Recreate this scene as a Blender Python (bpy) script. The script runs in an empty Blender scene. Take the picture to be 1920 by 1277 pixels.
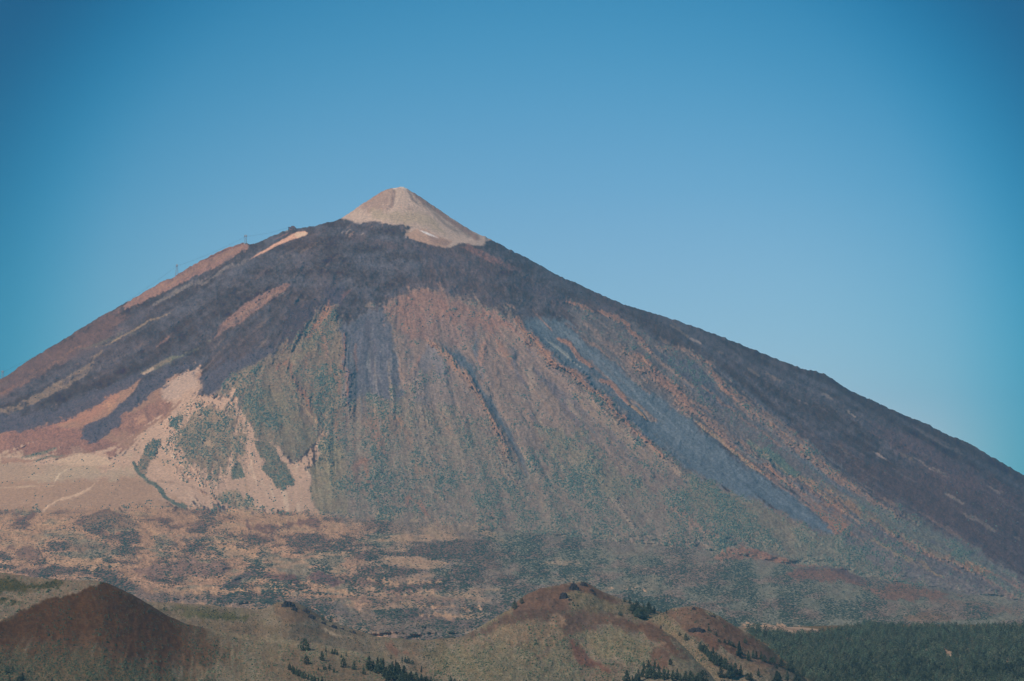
import bpy, math
import numpy as np
# ------------------------------------------------------------------ camera, sky, sun, exposure
sc = bpy.context.scene
F = 5070.0                       # focal length in photo pixels (photo is 1920 x 1277)
PITCH = math.atan((1028.0 - 638.5) / F)
cam = bpy.data.objects.new('camera', bpy.data.cameras.new('camera'))
sc.collection.objects.link(cam)
cam.data.sensor_width = 36.0
cam.data.lens = 36.0 * F / 1920.0
cam.data.clip_start = 5.0
cam.data.clip_end = 120000.0
cam.location = (0, 0, 0)
cam.rotation_euler = (math.pi / 2 + PITCH, 0, 0)
sc.camera = cam

SUN_ELEV = math.radians(42.0)
SUN_AZ = math.radians(-133.0)    # from +Y clockwise: to the left and behind the camera
world = bpy.data.worlds.new("World")
sc.world = world
world.use_nodes = True
nt = world.node_tree
nt.nodes.clear()
wo = nt.nodes.new('ShaderNodeOutputWorld')
bg = nt.nodes.new('ShaderNodeBackground')
sky = nt.nodes.new('ShaderNodeTexSky')
sky.sky_type = 'NISHITA'
sky.sun_disc = False
sky.sun_elevation = SUN_ELEV
sky.sun_rotation = SUN_AZ
sky.altitude = 2300
sky.air_density = 1.0
sky.dust_density = 0.4
sky.ozone_density = 3.0
bg.inputs['Strength'].default_value = 0.10
def sky_ramp(node_out, lo, hi, stops):
    m_ = nt.nodes.new('ShaderNodeMapRange')
    m_.inputs['From Min'].default_value = lo; m_.inputs['From Max'].default_value = hi
    nt.links.new(node_out, m_.inputs['Value'])
    c_ = nt.nodes.new('ShaderNodeValToRGB'); c_.color_ramp.interpolation = 'B_SPLINE'
    e_ = c_.color_ramp.elements
    e_[0].position = stops[0][0]; e_[0].color = tuple(stops[0][1]) + (1,)
    e_[1].position = stops[-1][0]; e_[1].color = tuple(stops[-1][1]) + (1,)
    for p_, k_ in stops[1:-1]:
        q_ = e_.new(p_); q_.color = tuple(k_) + (1,)
    nt.links.new(m_.outputs[0], c_.inputs[0])
    return c_.outputs[0]


# sky colour deepens upwards; the ring paints a lens vignette around the view axis
geo = nt.nodes.new('ShaderNodeTexCoord')
nrm = nt.nodes.new('ShaderNodeVectorMath'); nrm.operation = 'NORMALIZE'
dp = nt.nodes.new('ShaderNodeVectorMath'); dp.operation = 'DISTANCE'
sx = nt.nodes.new('ShaderNodeSeparateXYZ')
nt.links.new(geo.outputs['Generated'], nrm.inputs[0])
nt.links.new(nrm.outputs[0], dp.inputs[0])
nt.links.new(nrm.outputs[0], sx.inputs[0])
dp.inputs[1].default_value = (0.004, 0.9971, 0.0765)
ring = sky_ramp(dp.outputs['Value'], 0.0, 1.0, [(0, (.93, .99, .97)), (.06, (.95, 1.0, .98)), (.11, (.88, .99, .96)), (.155, (.55, .84, .86)), (.185, (.07, .60, .69)), (.22, (.0, .20, .31)), (.30, (.10, .45, .55)), (.55, (.55, .9, .95)), (1, (.8, 1, 1))])
rise = sky_ramp(sx.outputs['Z'], 0.03, 0.24, [(p_, tuple(v_ / 2.4 for v_ in c_)) for p_, c_ in [(0, (1.9, 1.02, .96)), (.143, (1.06, 1.02, .97)), (.331, (.92, 1.0, .98)), (.486, (.75, .98, 1.0)), (.743, (.36, .94, 1.0)), (1, (.25, .86, .97))]])
rsc = nt.nodes.new('ShaderNodeVectorMath'); rsc.operation = 'SCALE'; rsc.inputs['Scale'].default_value = 2.4
nt.links.new(rise, rsc.inputs[0]); rise = rsc.outputs[0]
cr = nt.nodes.new('ShaderNodeMix'); cr.data_type = 'RGBA'; cr.blend_type = 'MULTIPLY'; cr.inputs['Factor'].default_value = 1.0
nt.links.new(ring, cr.inputs['A']); nt.links.new(rise, cr.inputs['B'])
mx = nt.nodes.new('ShaderNodeMix'); mx.data_type = 'RGBA'; mx.blend_type = 'MULTIPLY'
mx.inputs['Factor'].default_value = 1.0
nt.links.new(sky.outputs[0], mx.inputs['A'])
nt.links.new(cr.outputs['Result'], mx.inputs['B'])
nt.links.new(mx.outputs['Result'], bg.inputs['Color'])
nt.links.new(bg.outputs[0], wo.inputs['Surface'])

sun = bpy.data.objects.new('sun', bpy.data.lights.new('sun', 'SUN'))
sc.collection.objects.link(sun)
sun.data.energy = 3.2
sun.data.angle = math.radians(0.5)
sun.data.color = (1.0, 0.93, 0.84)
sun.rotation_euler = (math.pi / 2 - SUN_ELEV, 0, math.pi - SUN_AZ)
sc.view_settings.view_transform = 'Standard'
sc.view_settings.look = 'None'
sc.view_settings.exposure = 0.0
sc.view_settings.gamma = 1.0
try:
    sc.cycles.volume_bounces = 1
    sc.cycles.max_bounces = 5
    sc.cycles.use_denoising = True
except Exception:
    pass

# air constants: used for the haze box and to turn seen colours back into surface colours
HAZE_SIGMA = 2.8e-5
HAZE_COL = (0.27, 0.70, 1.0)
LIGHT_E = np.array([0.83, 0.94, 1.06])       # brightness a white sunlit slope shows
HAZE_L = np.array([0.083, 0.24, 0.40])        # brightness of endless haze
LIGHT_N = np.array([0.69, 0.78, 0.89])       # the same for the flatter near hills

# ------------------------------------------------------------------ helpers
rng = np.random.RandomState(11)
X0, X1, Y0, Y1 = -160, 2080, 340, 1360       # survey sheet: one cell is one photo pixel of angle
W, H = X1 - X0, Y1 - Y0
gx, gy = np.meshgrid(np.arange(X0, X1, dtype=np.float32), np.arange(Y0, Y1, dtype=np.float32))


def lin(c):
    c = np.asarray(c, dtype=np.float64) / 255.0
    return np.where(c <= 0.04045, c / 12.92, ((c + 0.055) / 1.055) ** 2.4)


def up(a, cx, cy, ox, oy, w=W, h=H):
    x = (np.arange(w) + ox) / cx
    y = (np.arange(h) + oy) / cy
    xi = x.astype(int); yi = y.astype(int)
    fx = (x - xi).astype(np.float32); fy = (y - yi).astype(np.float32)
    fx = fx * fx * (3 - 2 * fx); fy = fy * fy * (3 - 2 * fy)
    r0 = a[yi][:, xi] * (1 - fx) + a[yi][:, xi + 1] * fx
    r1 = a[yi + 1][:, xi] * (1 - fx) + a[yi + 1][:, xi + 1] * fx
    return r0 * (1 - fy)[:, None] + r1 * fy[:, None]


def vnoise(cx, cy=None, w=W, h=H):
    cy = cy or cx
    a = rng.uniform(-1, 1, (int(h / cy) + 4, int(w / cx) + 4)).astype(np.float32)
    return up(a, cx, cy, rng.rand() * cx, rng.rand() * cy, w, h)


def fbm(c, octv=4, asp=1.0, gain=0.55, w=W, h=H):
    o = 0; g = 1.0; t = 0
    for k in range(octv):
        s = max(c / 2 ** k, 1.2)
        o = o + g * vnoise(s * asp, s, w, h); t += g * g; g *= gain
    o = o / math.sqrt(t)
    return (o / o.std()).astype(np.float32) * 0.5


def sample(img, x, y):
    x = np.clip(np.asarray(x, dtype=np.float32) - X0, 0, W - 1.01); y = np.clip(np.asarray(y, dtype=np.float32) - Y0, 0, H - 1.01)
    xi = x.astype(int); yi = y.astype(int); fx = x - xi; fy = y - yi
    if img.ndim == 3:
        fx = fx[..., None]; fy = fy[..., None]
    return (img[yi, xi] * (1 - fx) + img[yi, xi + 1] * fx) * (1 - fy) + (img[yi + 1, xi] * (1 - fx) + img[yi + 1, xi + 1] * fx) * fy


def sm(x, a, b):
    t = np.clip((x - a) / (b - a), 0, 1)
    return t * t * (3 - 2 * t)


def pl(pts):
    a = np.array(pts, dtype=float)
    return a[:, 0], a[:, 1]


def interp(x, pts):
    px, py = pl(pts)
    y = np.interp(x, px, py)
    s = (py[1] - py[0]) / (px[1] - px[0]); e = (py[-1] - py[-2]) / (px[-1] - px[-2])
    y = np.where(x < px[0], py[0] + s * (x - px[0]), y)
    return np.where(x > px[-1], py[-1] + e * (x - px[-1]), y)


# direction in which material runs down the slopes (x, y, dx, dy)
FLOW = np.array([
    (100, 660, -1, .62), (0, 800, -1, .36), (300, 600, -1, .58), (450, 560, -1, .64), (260, 760, -1, .62), (200, 700, -1, .48),
    (430, 690, -1, .85), (560, 450, -1, .5), (690, 480, -.7, 1), (620, 560, -.5, 1), (750, 460, 0.05, 1), (600, 700, -.2, 1),
    (690, 700, 0.03, 1), (520, 760, .3, 1), (430, 830, -.3, 1), (480, 880, .3, 1), (750, 600, 0, 1), (820, 720, .12, 1),
    (880, 720, .65, 1), (950, 850, .5, 1), (800, 900, .15, 1), (1020, 660, 1, .9), (1120, 610, 1, .72), (1200, 720, 1, .88),
    (1300, 680, 1, .76), (1400, 760, 1, .76), (1500, 860, 1, .78), (1300, 850, 1, .82), (1450, 900, 1, .8), (1600, 1000, 1, .7),
    (1700, 850, 1, .6), (1850, 960, 1, .64), (1200, 570, 1, .42), (1500, 690, 1, .42), (1800, 830, 1, .5), (1950, 1050, 1, .7),
    (1100, 880, .75, 1), (1000, 960, .35, 1), (900, 450, 1, .6), (820, 400, .9, .6), (690, 395, -.85, .6), (1040, 520, 1, .5),
    (1700, 1080, 1, .45), (300, 900, 1, .5), (1200, 1000, .8, 1), (745, 380, 0.0, 1), (150, 850, -1, .15)], dtype=np.float64)
HW, HH = W // 2, H // 2
hx, hy = np.meshgrid(X0 + 2.0 * np.arange(HW), Y0 + 2.0 * np.arange(HH))
fn = np.hypot(FLOW[:, 2], FLOW[:, 3])
nu = np.zeros((HH, HW)); nv = np.zeros((HH, HW))
for (fx_, fy_, dx_, dy_), n_ in zip(FLOW, fn):
    w_ = 1.0 / ((hx - fx_) ** 2 + (hy - fy_) ** 2 + 400.0) ** 1.6
    nu += w_ * dx_ / n_; nv += w_ * dy_ / n_
nn = np.hypot(nu, nv) + 1e-9
nu = (nu / nn).astype(np.float32); nv = (nv / nn).astype(np.float32)


def lic(cell, length, step=1.5):
    n = fbm(cell, 2, w=HW, h=HH)
    acc = n.copy(); cnt = 1
    for sgn in (1, -1):
        px, py = np.meshgrid(np.arange(HW, dtype=np.float32), np.arange(HH, dtype=np.float32))
        for k in range(int(length / step)):
            ix = np.clip(px, 0, HW - 1).astype(int); iy = np.clip(py, 0, HH - 1).astype(int)
            px = px + sgn * step * nu[iy, ix]; py = py + sgn * step * nv[iy, ix]
            ix = np.clip(px, 0, HW - 1).astype(int); iy = np.clip(py, 0, HH - 1).astype(int)
            acc += n[iy, ix]; cnt += 1
    acc -= acc.mean(); acc = acc / acc.std() * 0.5
    return up(np.pad(acc, ((0, 2), (0, 2)), mode='edge').astype(np.float32), 2, 2, 0, 0)


L1 = lic(1.6, 14)       # fine streaks
L2 = lic(3.5, 40)
L3 = lic(9, 80)         # gullies
L4 = lic(22, 120)       # broad ribs
N1 = fbm(3, 2); N2 = fbm(9, 3); N3 = fbm(40, 4); N4 = fbm(140, 4)
H1 = fbm(5, 3, asp=3.5); H2 = fbm(16, 4, asp=4.0)     # low banks lying across the plain
wxn = fbm(22, 4); wyn = fbm(22, 4)

# streaks show on the lower and outer slopes; the high lava is wrinkled instead
SW = np.maximum(sm(gy, 520, 640), sm(np.abs(gx - 740), 200, 420)).astype(np.float32) * .8 + .2

# ------------------------------------------------------------------ survey of the far land: colour, plant cover, relief
Z = lambda v: np.full((H, W), v, dtype=np.float32)


def far_tone(c):  # mixes far colours, dark ones most, towards the blue-grey of haze
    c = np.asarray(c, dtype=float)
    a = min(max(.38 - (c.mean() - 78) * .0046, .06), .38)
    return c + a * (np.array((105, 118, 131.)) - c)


def near_tone(c):
    c = np.asarray(c, dtype=float)
    return (c + .5 * (c.mean() + np.array((3, 0, -2.)) - c)) * .90


class Sheet:
    def __init__(self, base, tone):
        self.tone = tone
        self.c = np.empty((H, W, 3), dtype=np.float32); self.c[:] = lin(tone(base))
        self.veg = Z(0); self.rel = Z(0)

    def _apply(self, sl, m, col, veg, rel):
        if col is not None:
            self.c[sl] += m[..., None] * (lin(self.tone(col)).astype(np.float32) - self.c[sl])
        if veg is not None:
            self.veg[sl] += m * (veg - self.veg[sl])
        if rel:
            self.rel[sl] += m * rel

    def poly(self, pts, col=None, f=3, e=4, op=1.0, veg=None, rel=0, streak=1.0, dist=None):
        p = np.array(pts, dtype=np.float32)
        pad = int(f + 3 * e + 6)
        a = int(max(p[:, 0].min() - pad - X0, 0)); b = int(min(p[:, 0].max() + pad - X0, W))
        c = int(max(p[:, 1].min() - pad - Y0, 0)); d = int(min(p[:, 1].max() + pad - Y0, H))
        if b <= a or d <= c:
            return
        sl = (slice(c, d), slice(a, b))
        x = gx[sl] + e * wxn[sl]; y = gy[sl] + e * wyn[sl]
        dmin = np.full(x.shape, 1e9, dtype=np.float32); ins = np.zeros(x.shape, bool)
        for i in range(len(p)):
            x0, y0 = p[i]; x1, y1 = p[(i + 1) % len(p)]
            ex, ey = x1 - x0, y1 - y0
            t = np.clip(((x - x0) * ex + (y - y0) * ey) / (ex * ex + ey * ey + 1e-6), 0, 1)
            dmin = np.minimum(dmin, (x - x0 - t * ex) ** 2 + (y - y0 - t * ey) ** 2)
            if y0 != y1:
                ins ^= ((y0 > y) != (y1 > y)) & (x < ex * (y - y0) / ey + x0)
        sd = np.sqrt(dmin) * np.where(ins, 1, -1) + e * (0.8 * streak * L1[sl] + 0.7 * streak * L2[sl] + .4 * N1[sl])
        self._apply(sl, op * sm(sd, -f * 0.5, f * 0.5 + .01), col, veg, rel)

    def line(self, pts, w, col=None, f=2, e=2, op=1.0, veg=None, rel=0, taper=True, br=0.0):
        p = np.array(pts, dtype=np.float32)
        w = np.array(w if hasattr(w, '__len__') else [w] * len(p), dtype=np.float32)
        if taper and len(p) > 1:
            w = w.copy(); w[0] *= .35; w[-1] *= .35
        pad = int(w.max() + f + 3 * e + 6)
        a = int(max(p[:, 0].min() - pad - X0, 0)); b = int(min(p[:, 0].max() + pad - X0, W))
        c = int(max(p[:, 1].min() - pad - Y0, 0)); d = int(min(p[:, 1].max() + pad - Y0, H))
        if b <= a or d <= c:
            return
        sl = (slice(c, d), slice(a, b))
        x = gx[sl] + e * wxn[sl]; y = gy[sl] + e * wyn[sl]
        best = np.full(x.shape, -1e9, dtype=np.float32)
        for i in range(len(p) - 1):
            x0, y0 = p[i]; x1, y1 = p[i + 1]
            ex, ey = x1 - x0, y1 - y0
            t = np.clip(((x - x0) * ex + (y - y0) * ey) / (ex * ex + ey * ey + 1e-6), 0, 1)
            dd = np.sqrt((x - x0 - t * ex) ** 2 + (y - y0 - t * ey) ** 2)
            best = np.maximum(best, (w[i] * (1 - t) + w[i + 1] * t) * .5 - dd)
        best += e * (0.8 * L1[sl] + .8 * L2[sl] + .4 * N1[sl]) - br * np.maximum(0, N2[sl] + .1)
        self._apply(sl, op * sm(best, -f * 0.5, f * 0.5 + .01), col, veg, rel)


def flow_path(x, y, n, step=6.0):
    pts = [(x, y)]
    for _ in range(n):
        i = int(min(max((y - Y0) / 2, 0), HH - 1)); j = int(min(max((x - X0) / 2, 0), HW - 1))
        x += step * float(nu[i, j]); y += step * float(nv[i, j])
        pts.append((x, y))
    return pts


LAVA = (66, 69, 81)
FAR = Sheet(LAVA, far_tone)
FAR.c *= (1 + SW * (.16 * L2 + .14 * L3) + .12 * N2 + (1 - SW) * (.25 * H2 + .12 * N1))[..., None]
# faint brown and grey veins through the upper lava
FAR._apply((slice(None), slice(None)), .45 * sm(N4 + .6 * L4, .1, .9), (98, 88, 96), None, 0)
FAR._apply((slice(None), slice(None)), .35 * sm(L4 + .7 * L2, .5, 1.2), (92, 92, 102), None, 0)
P = FAR.poly; S = FAR.line
SKY_ = [(-100, 775), (0, 712), (180, 598), (330, 518), (455, 457), (600, 421), (700, 420), (850, 460), (920, 450), (1050, 518), (1180, 574), (1350, 630), (1528, 695), (1690, 776), (1860, 857), (1920, 890), (2000, 930)]
# left skyline flank
P([(0, 700), (60, 668), (130, 625), (220, 580), (235, 590), (200, 640), (170, 665), (100, 690), (40, 725), (0, 745), (-160, 860), (-160, 800)], (106, 88, 92), 14, 6, .85)
P([(0, 745), (40, 725), (90, 700), (150, 668), (200, 640), (260, 612), (240, 630), (150, 690), (60, 735), (0, 765), (-100, 820)], (84, 84, 96), 10, 6, .6)
S([(-60, 800), (0, 772), (60, 745), (130, 715), (195, 660)], 12, (126, 112, 106), 5, 5, .9)
S([(60, 700), (95, 690), (130, 662), (160, 650)], 6, (126, 100, 96), 4, 4, .8)
S([(0, 735), (50, 715), (80, 695)], 6, (122, 96, 94), 4, 4, .8)
S([(180, 652), (205, 645), (245, 622), (275, 604), (318, 588)], 4, (140, 124, 112), 2, 2, .9)
S([(150, 660), (200, 640), (250, 622)], 7, (100, 104, 100), 5, 4, .6)
S([(392, 640), (350, 662), (320, 676), (290, 690), (265, 700)], 5, (112, 118, 108), 3, 3, .8)
S([(320, 676), (290, 688), (258, 706), (225, 725), (150, 755)], 4, (130, 116, 108), 3, 3, .8)
S([(286, 692), (272, 700), (255, 706)], 5, (170, 152, 138), 2, 2)
S([(322, 624), (305, 640), (284, 662)], 6, (124, 100, 98), 3, 2, .9)
S([(280, 622), (268, 634)], 6, (106, 98, 102), 3, 2, .7)
P([(448, 456), (470, 460), (462, 470), (430, 486), (400, 500), (365, 519), (330, 538), (290, 556), (250, 575), (225, 585), (250, 558), (300, 528), (350, 500), (400, 474)], (142, 114, 112), 3, 3, .95)
S([(455, 462), (400, 488), (340, 520), (290, 548)], 7, (152, 124, 116), 4, 3, .5)
S([(492, 474), (455, 490), (420, 505), (385, 525), (350, 540), (320, 552), (290, 570)], [4, 8, 8, 10, 12, 8, 4], (116, 112, 116), 4, 4, .85, br=3)
S([(360, 535), (330, 548), (300, 565)], 7, (128, 122, 120), 3, 3, .7, br=4)
P([(546, 533), (538, 543), (512, 560), (482, 580), (442, 610), (403, 632), (408, 618), (430, 595), (455, 572), (490, 550), (525, 535)], (138, 112, 110), 2.5, 2)
S([(535, 540), (500, 560), (470, 575), (430, 608)], 5, (150, 124, 116), 3, 2, .6)
S([(540, 545), (520, 556)], 3, (150, 148, 146), 2, 1, .6)
P([(572, 433.5), (577, 437), (572, 442), (560, 446), (540, 452), (520, 461), (500, 471), (468, 486), (485, 474), (512, 459), (540, 444), (560, 434)], (200, 160, 143), 1.5, .8, streak=.4)
P([(556, 435), (577, 436), (574, 441), (560, 446), (552, 442)], (212, 176, 156), 1.5, .5, streak=.3)
S([(515, 450), (530, 443), (543, 436)], 3, (140, 110, 112), 1, 1, .8)
S([(585, 440), (610, 434)], 5, (100, 88, 94), 4, 2, .6)
# summit cone
P([(628, 412), (640, 405), (650, 402), (680, 380), (718, 352), (735, 345), (752, 342), (772, 352), (792, 366), (822, 386), (852, 406), (892, 432), (918, 450), (905, 459), (885, 460), (872, 456),
   (852, 462), (835, 463), (800, 452), (768, 442), (763, 430), (775, 425), (760, 420), (735, 420), (712, 416), (690, 416), (655, 416)], (174, 157, 149), 4, 2.6, streak=.6)
P([(675, 383), (718, 352), (735, 348), (742, 362), (738, 378), (728, 395), (700, 396), (672, 398)], (150, 131, 127), 12, 5, .8)
S([(740, 358), (736, 378), (724, 396)], [8, 11, 5], (122, 110, 114), 6, 3, .75)
for k in range(70):
    y_ = rng.uniform(356, 440); x_ = 752 + rng.uniform(-1, 1.1) * (y_ - 345) * 1.25
    S(flow_path(x_, y_, int(rng.uniform(1, 4)), 4), rng.uniform(1, 3.2), [(132, 118, 118), (186, 170, 162), (120, 108, 110), (172, 144, 132)][k % 4], 2, 1, .5)
S([(660, 400), (700, 372), (722, 356)], 4, (160, 132, 124), 3, 1, .8)
S([(745, 352), (748, 368), (742, 384), (728, 398)], [8, 8, 6, 3], (184, 166, 156), 4, 2.5, .8, taper=False, br=4)
S([(755, 352), (765, 366), (772, 385)], [8, 8, 5], (188, 168, 158), 4, 2.5, .6, taper=False, br=4)
S([(762, 355), (776, 376), (784, 384)], 4, (120, 112, 116), 2, 1, .7)
S([(738, 353), (750, 350), (762, 353)], 4, (222, 200, 190), 2, .6, .9, taper=False)
S([(775, 362), (810, 390), (840, 412), (870, 430), (895, 446)], [3, 5, 6, 8, 6], (142, 118, 114), 4, 2, .85, taper=False)
S([(795, 385), (815, 405), (850, 430), (880, 446)], 9, (132, 122, 120), 5, 3, .7)
S([(745, 398), (755, 390)], 3, (188, 172, 162), 2, 1, .7)
S([(760, 392), (770, 393)], 2.5, (124, 104, 104), 1.5, .5, .8)
P([(700, 395), (740, 398), (780, 400), (820, 418), (840, 440), (800, 425), (760, 416), (700, 410)], (152, 142, 128), 10, 4, .6)
P([(762, 437), (776, 430), (800, 431), (817, 441), (849, 452), (836, 464), (813, 459), (787, 454), (767, 447)], (166, 142, 132), 2, 1.2)
P([(800, 440), (830, 448), (845, 453), (835, 460), (812, 455)], (140, 120, 118), 4, 1.5, .7)
S([(786, 432), (802, 438), (822, 446)], 3.4, (214, 204, 204), 1.5, .5)
P([(863, 464), (880, 457), (913, 477), (955, 499), (913, 491), (880, 474)], (124, 98, 100), 4, 2, .9)
S([(890, 470), (930, 490), (975, 505)], 8, (104, 90, 98), 5, 3, .6)
# pockets in the upper lava
S([(660, 445), (700, 452), (745, 462), (790, 470)], 10, (96, 86, 94), 8, 6, .5)
S([(780, 470), (830, 490), (870, 500)], 12, (64, 68, 86), 8, 6, .6)
S([(625, 470), (628, 450), (650, 445)], 4, (60, 64, 82), 3, 3, .6)
S([(900, 500), (950, 530), (1010, 545), (1060, 560)], 14, (66, 68, 86), 9, 7, .6)
P([(610, 540), (640, 535), (650, 560), (625, 575), (600, 560)], (66, 70, 90), 6, 5, .7)
S([(640, 562), (650, 550), (660, 545)], 5, (120, 96, 100), 4, 2, .7)
P([(540, 580), (590, 560), (602, 578), (570, 620), (524, 665), (512, 655), (530, 620)], (58, 62, 78), 8, 4, .9)
# lower slopes: dull olive mauve
LOWER = [(372, 742), (395, 741), (418, 717), (467, 684), (505, 652), (524, 664), (560, 622), (597, 578), (606, 572), (626, 572), (620, 598), (642, 603), (690, 590), (722, 573), (775, 540), (792, 537), (832, 549),
         (880, 560), (912, 574), (965, 590), (978, 606), (1000, 625), (1060, 670), (1120, 718), (1200, 785), (1260, 835), (1330, 885), (1420, 925), (1500, 965), (1600, 1010),
         (1750, 1060), (2080, 1180), (2080, 1360), (-160, 1360), (-160, 955), (0, 960), (600, 965), (600, 830), (480, 800), (400, 760)]
P(LOWER, (127, 115, 114), 8, 9, veg=.35)
P([(500, 660), (560, 625), (610, 575), (640, 603), (646, 700), (650, 760), (640, 850), (600, 830), (520, 800), (460, 770), (430, 745), (440, 700)], (126, 114, 107), 14, 11, .8, veg=.6)
# dark fans of scree in the middle
P([(630, 605), (660, 600), (722, 575), (730, 600), (737, 650), (752, 700), (762, 745), (740, 752), (700, 748), (668, 755), (657, 752), (647, 700), (642, 640)], (90, 97, 112), 6, 6, veg=0)
P([(652, 750), (640, 610), (655, 620), (668, 690), (672, 750), (662, 790)], (88, 98, 110), 5, 5, .8, veg=0)
S([(690, 600), (700, 660), (708, 720), (735, 748)], 10, (78, 82, 98), 8, 6, .7)
S([(695, 640), (692, 690), (700, 720)], 4, (140, 142, 146), 4, 3, .5, br=5)
S([(645, 620), (647, 680), (652, 730), (653, 770)], 5, (148, 108, 102), 3, 3, .8, rel=5, br=5)
# red amphitheatre
P([(723, 578), (748, 556), (776, 541), (792, 538), (817, 552), (842, 553), (873, 564), (911, 586), (945, 590), (966, 598), (985, 625), (1000, 650), (1035, 680), (1095, 725), (1150, 780), (1100, 800), (1000, 790), (900, 780), (820, 760), (762, 745), (748, 684), (735, 631), (728, 600)], (132, 119, 118), 10, 7, .95, veg=.03)
P([(730, 572), (776, 541), (792, 538), (842, 553), (911, 586), (962, 600), (960, 620), (900, 625), (850, 640), (800, 625), (770, 640), (740, 620)], (138, 112, 110), 18, 12, .85)
P([(800, 590), (870, 600), (890, 640), (830, 640)], (130, 118, 120), 16, 10, .6)
P([(811, 641), (792, 672), (779, 700), (785, 760), (872, 770), (852, 715), (829, 668)], (116, 117, 126), 10, 6, .8)
P([(829, 645), (848, 653), (873, 672), (892, 697), (894, 716), (888, 730), (861, 691), (836, 659)], (86, 103, 120), 8, 3, .95)
S([(889, 628), (893, 655), (899, 688), (904, 710)], [5, 10, 12, 5], (98, 109, 124), 8, 4, .8)
S([(958, 638), (966, 680), (978, 740)], [6, 12, 18], (112, 112, 122), 8, 5, .7)
S([(870, 690), (890, 730), (900, 760)], 16, (112, 112, 120), 10, 5, .6)
S([(746, 600), (760, 640), (772, 690), (790, 740)], 10, (118, 112, 116), 8, 5, .6)
for pts, w, c_, o_ in [([(807, 637), (820, 650), (842, 678), (870, 706), (896, 742)], [5, 8, 9, 10, 11], (150, 122, 113), .9), ([(920, 626), (910, 650), (902, 678), (898, 702)], [8, 12, 12, 5], (148, 120, 114), .75),
                       ([(923, 626), (938, 650), (953, 672), (962, 700)], [8, 14, 12, 6], (149, 119, 112), .8), ([(998, 670), (995, 700), (990, 750), (1000, 800)], [6, 14, 16, 8], (148, 136, 130), .7),
                       ([(723, 578), (742, 574), (757, 586), (765, 610)], 5, (150, 118, 112), .7), ([(736, 610), (741, 640), (749, 680), (765, 730)], 6, (150, 128, 120), .7), ([(792, 668), (781, 684), (774, 700)], 4, (150, 118, 110), .8),
                       ([(823, 560), (838, 575), (848, 590), (850, 602)], 6, (148, 114, 110), .6), ([(765, 552), (780, 575), (800, 600)], 5, (146, 112, 108), .5), ([(880, 590), (900, 604), (925, 612)], 5, (150, 116, 110), .6),
                       ([(905, 615), (890, 640)], 5, (148, 118, 112), .6), ([(940, 640), (930, 690), (940, 740)], 8, (144, 122, 116), .6), ([(1015, 690), (1030, 740), (1060, 780)], 12, (140, 124, 118), .6)]:
    S(pts, w, c_, 5, 4, o_, rel=5, br=2)
for x_, y_ in [(842, 590), (846, 582), (795, 590), (745, 655), (760, 700), (825, 650), (830, 656), (903, 640), (935, 655), (970, 604), (973, 610), (1004, 655), (1028, 690), (1042, 726), (966, 668), (888, 685), (645, 618), (644, 632), (640, 636)]:
    S([(x_, y_), (x_ + 3, y_ + 5)], 2.6, (80, 78, 90), 1.5, 1, .8)
# centre slopes under the amphitheatre
P([(780, 700), (830, 700), (900, 720), (980, 720), (1040, 720), (1120, 780), (1200, 850), (1100, 850), (980, 830), (880, 780), (800, 780)], (132, 120, 118), 20, 12, .7, veg=.12)
S([(1085, 740), (1150, 800), (1230, 860), (1300, 905)], 30, (146, 132, 124), 16, 8, .7, veg=.1)
S([(1020, 730), (1090, 800), (1150, 870), (1200, 920)], 14, (140, 122, 116), 8, 6, .6)
S([(985, 660), (1030, 720), (1070, 780), (1120, 850)], 10, (106, 104, 116), 8, 6, .7, rel=-7)
S([(1010, 700), (1070, 750), (1120, 790), (1180, 850), (1250, 905)], 9, (104, 104, 114), 8, 6, .6, rel=-6)
S([(975, 690), (985, 740), (1000, 790), (1040, 860)], 6, (104, 100, 112), 5, 4, .6)
# mottled plant belt
for pts in [[(600, 820), (660, 760), (760, 750), (860, 780), (940, 840), (1010, 860), (1100, 860), (1200, 900), (1300, 940), (1420, 990), (1560, 1060), (1600, 1110), (1300, 1110), (600, 1000)]]:
    P(pts, (133, 123, 118), 30, 18, .75, veg=.85)
P([(1010, 800), (1080, 810), (1130, 870), (1200, 900), (1180, 940), (1100, 910), (1030, 850)], (128, 124, 114), 16, 12, .6, veg=.95)
P([(1290, 870), (1400, 930), (1500, 985), (1560, 1020), (1600, 1080), (1480, 1060), (1380, 1000), (1290, 940)], (126, 124, 114), 20, 10, .6, veg=.9)
P([(660, 770), (740, 770), (760, 800), (720, 850), (690, 800)], (132, 110, 104), 12, 8, .6, veg=.3)
S([(693, 775), (703, 815), (712, 845)], 20, (134, 110, 106), 12, 6, .7, veg=.15)
S([(748, 785), (758, 800), (770, 835)], 8, (148, 120, 110), 6, 4, .6, veg=.1)
P([(770, 860), (800, 865), (810, 890), (780, 895)], (134, 116, 108), 10, 6, .6, veg=.2)
S([(700, 862), (680, 862), (668, 875), (662, 910)], 6, (140, 110, 104), 4, 3, .8, veg=.2, rel=4)
S([(682, 866), (695, 905), (708, 940)], 5, (142, 112, 104), 4, 3, .7, veg=.2, rel=4)
S([(762, 950), (765, 932), (790, 950), (820, 985)], 8, (142, 110, 104), 4, 3, .8, veg=.2, rel=7)
S([(668, 870), (672, 900), (680, 930)], 10, (126, 110, 108), 8, 5, .6, veg=.3)
S([(760, 930), (740, 955)], 10, (132, 110, 106), 8, 5, .6, veg=.3)
S([(805, 920), (825, 935), (850, 945)], 4, (150, 140, 130), 3, 2, .6)
S([(1235, 940), (1270, 958), (1300, 985), (1345, 1012)], 9, (138, 114, 108), 6, 4, .7, veg=.3, rel=5)
S([(820, 925), (850, 930)], 6, (136, 110, 104), 5, 4, .6)
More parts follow.
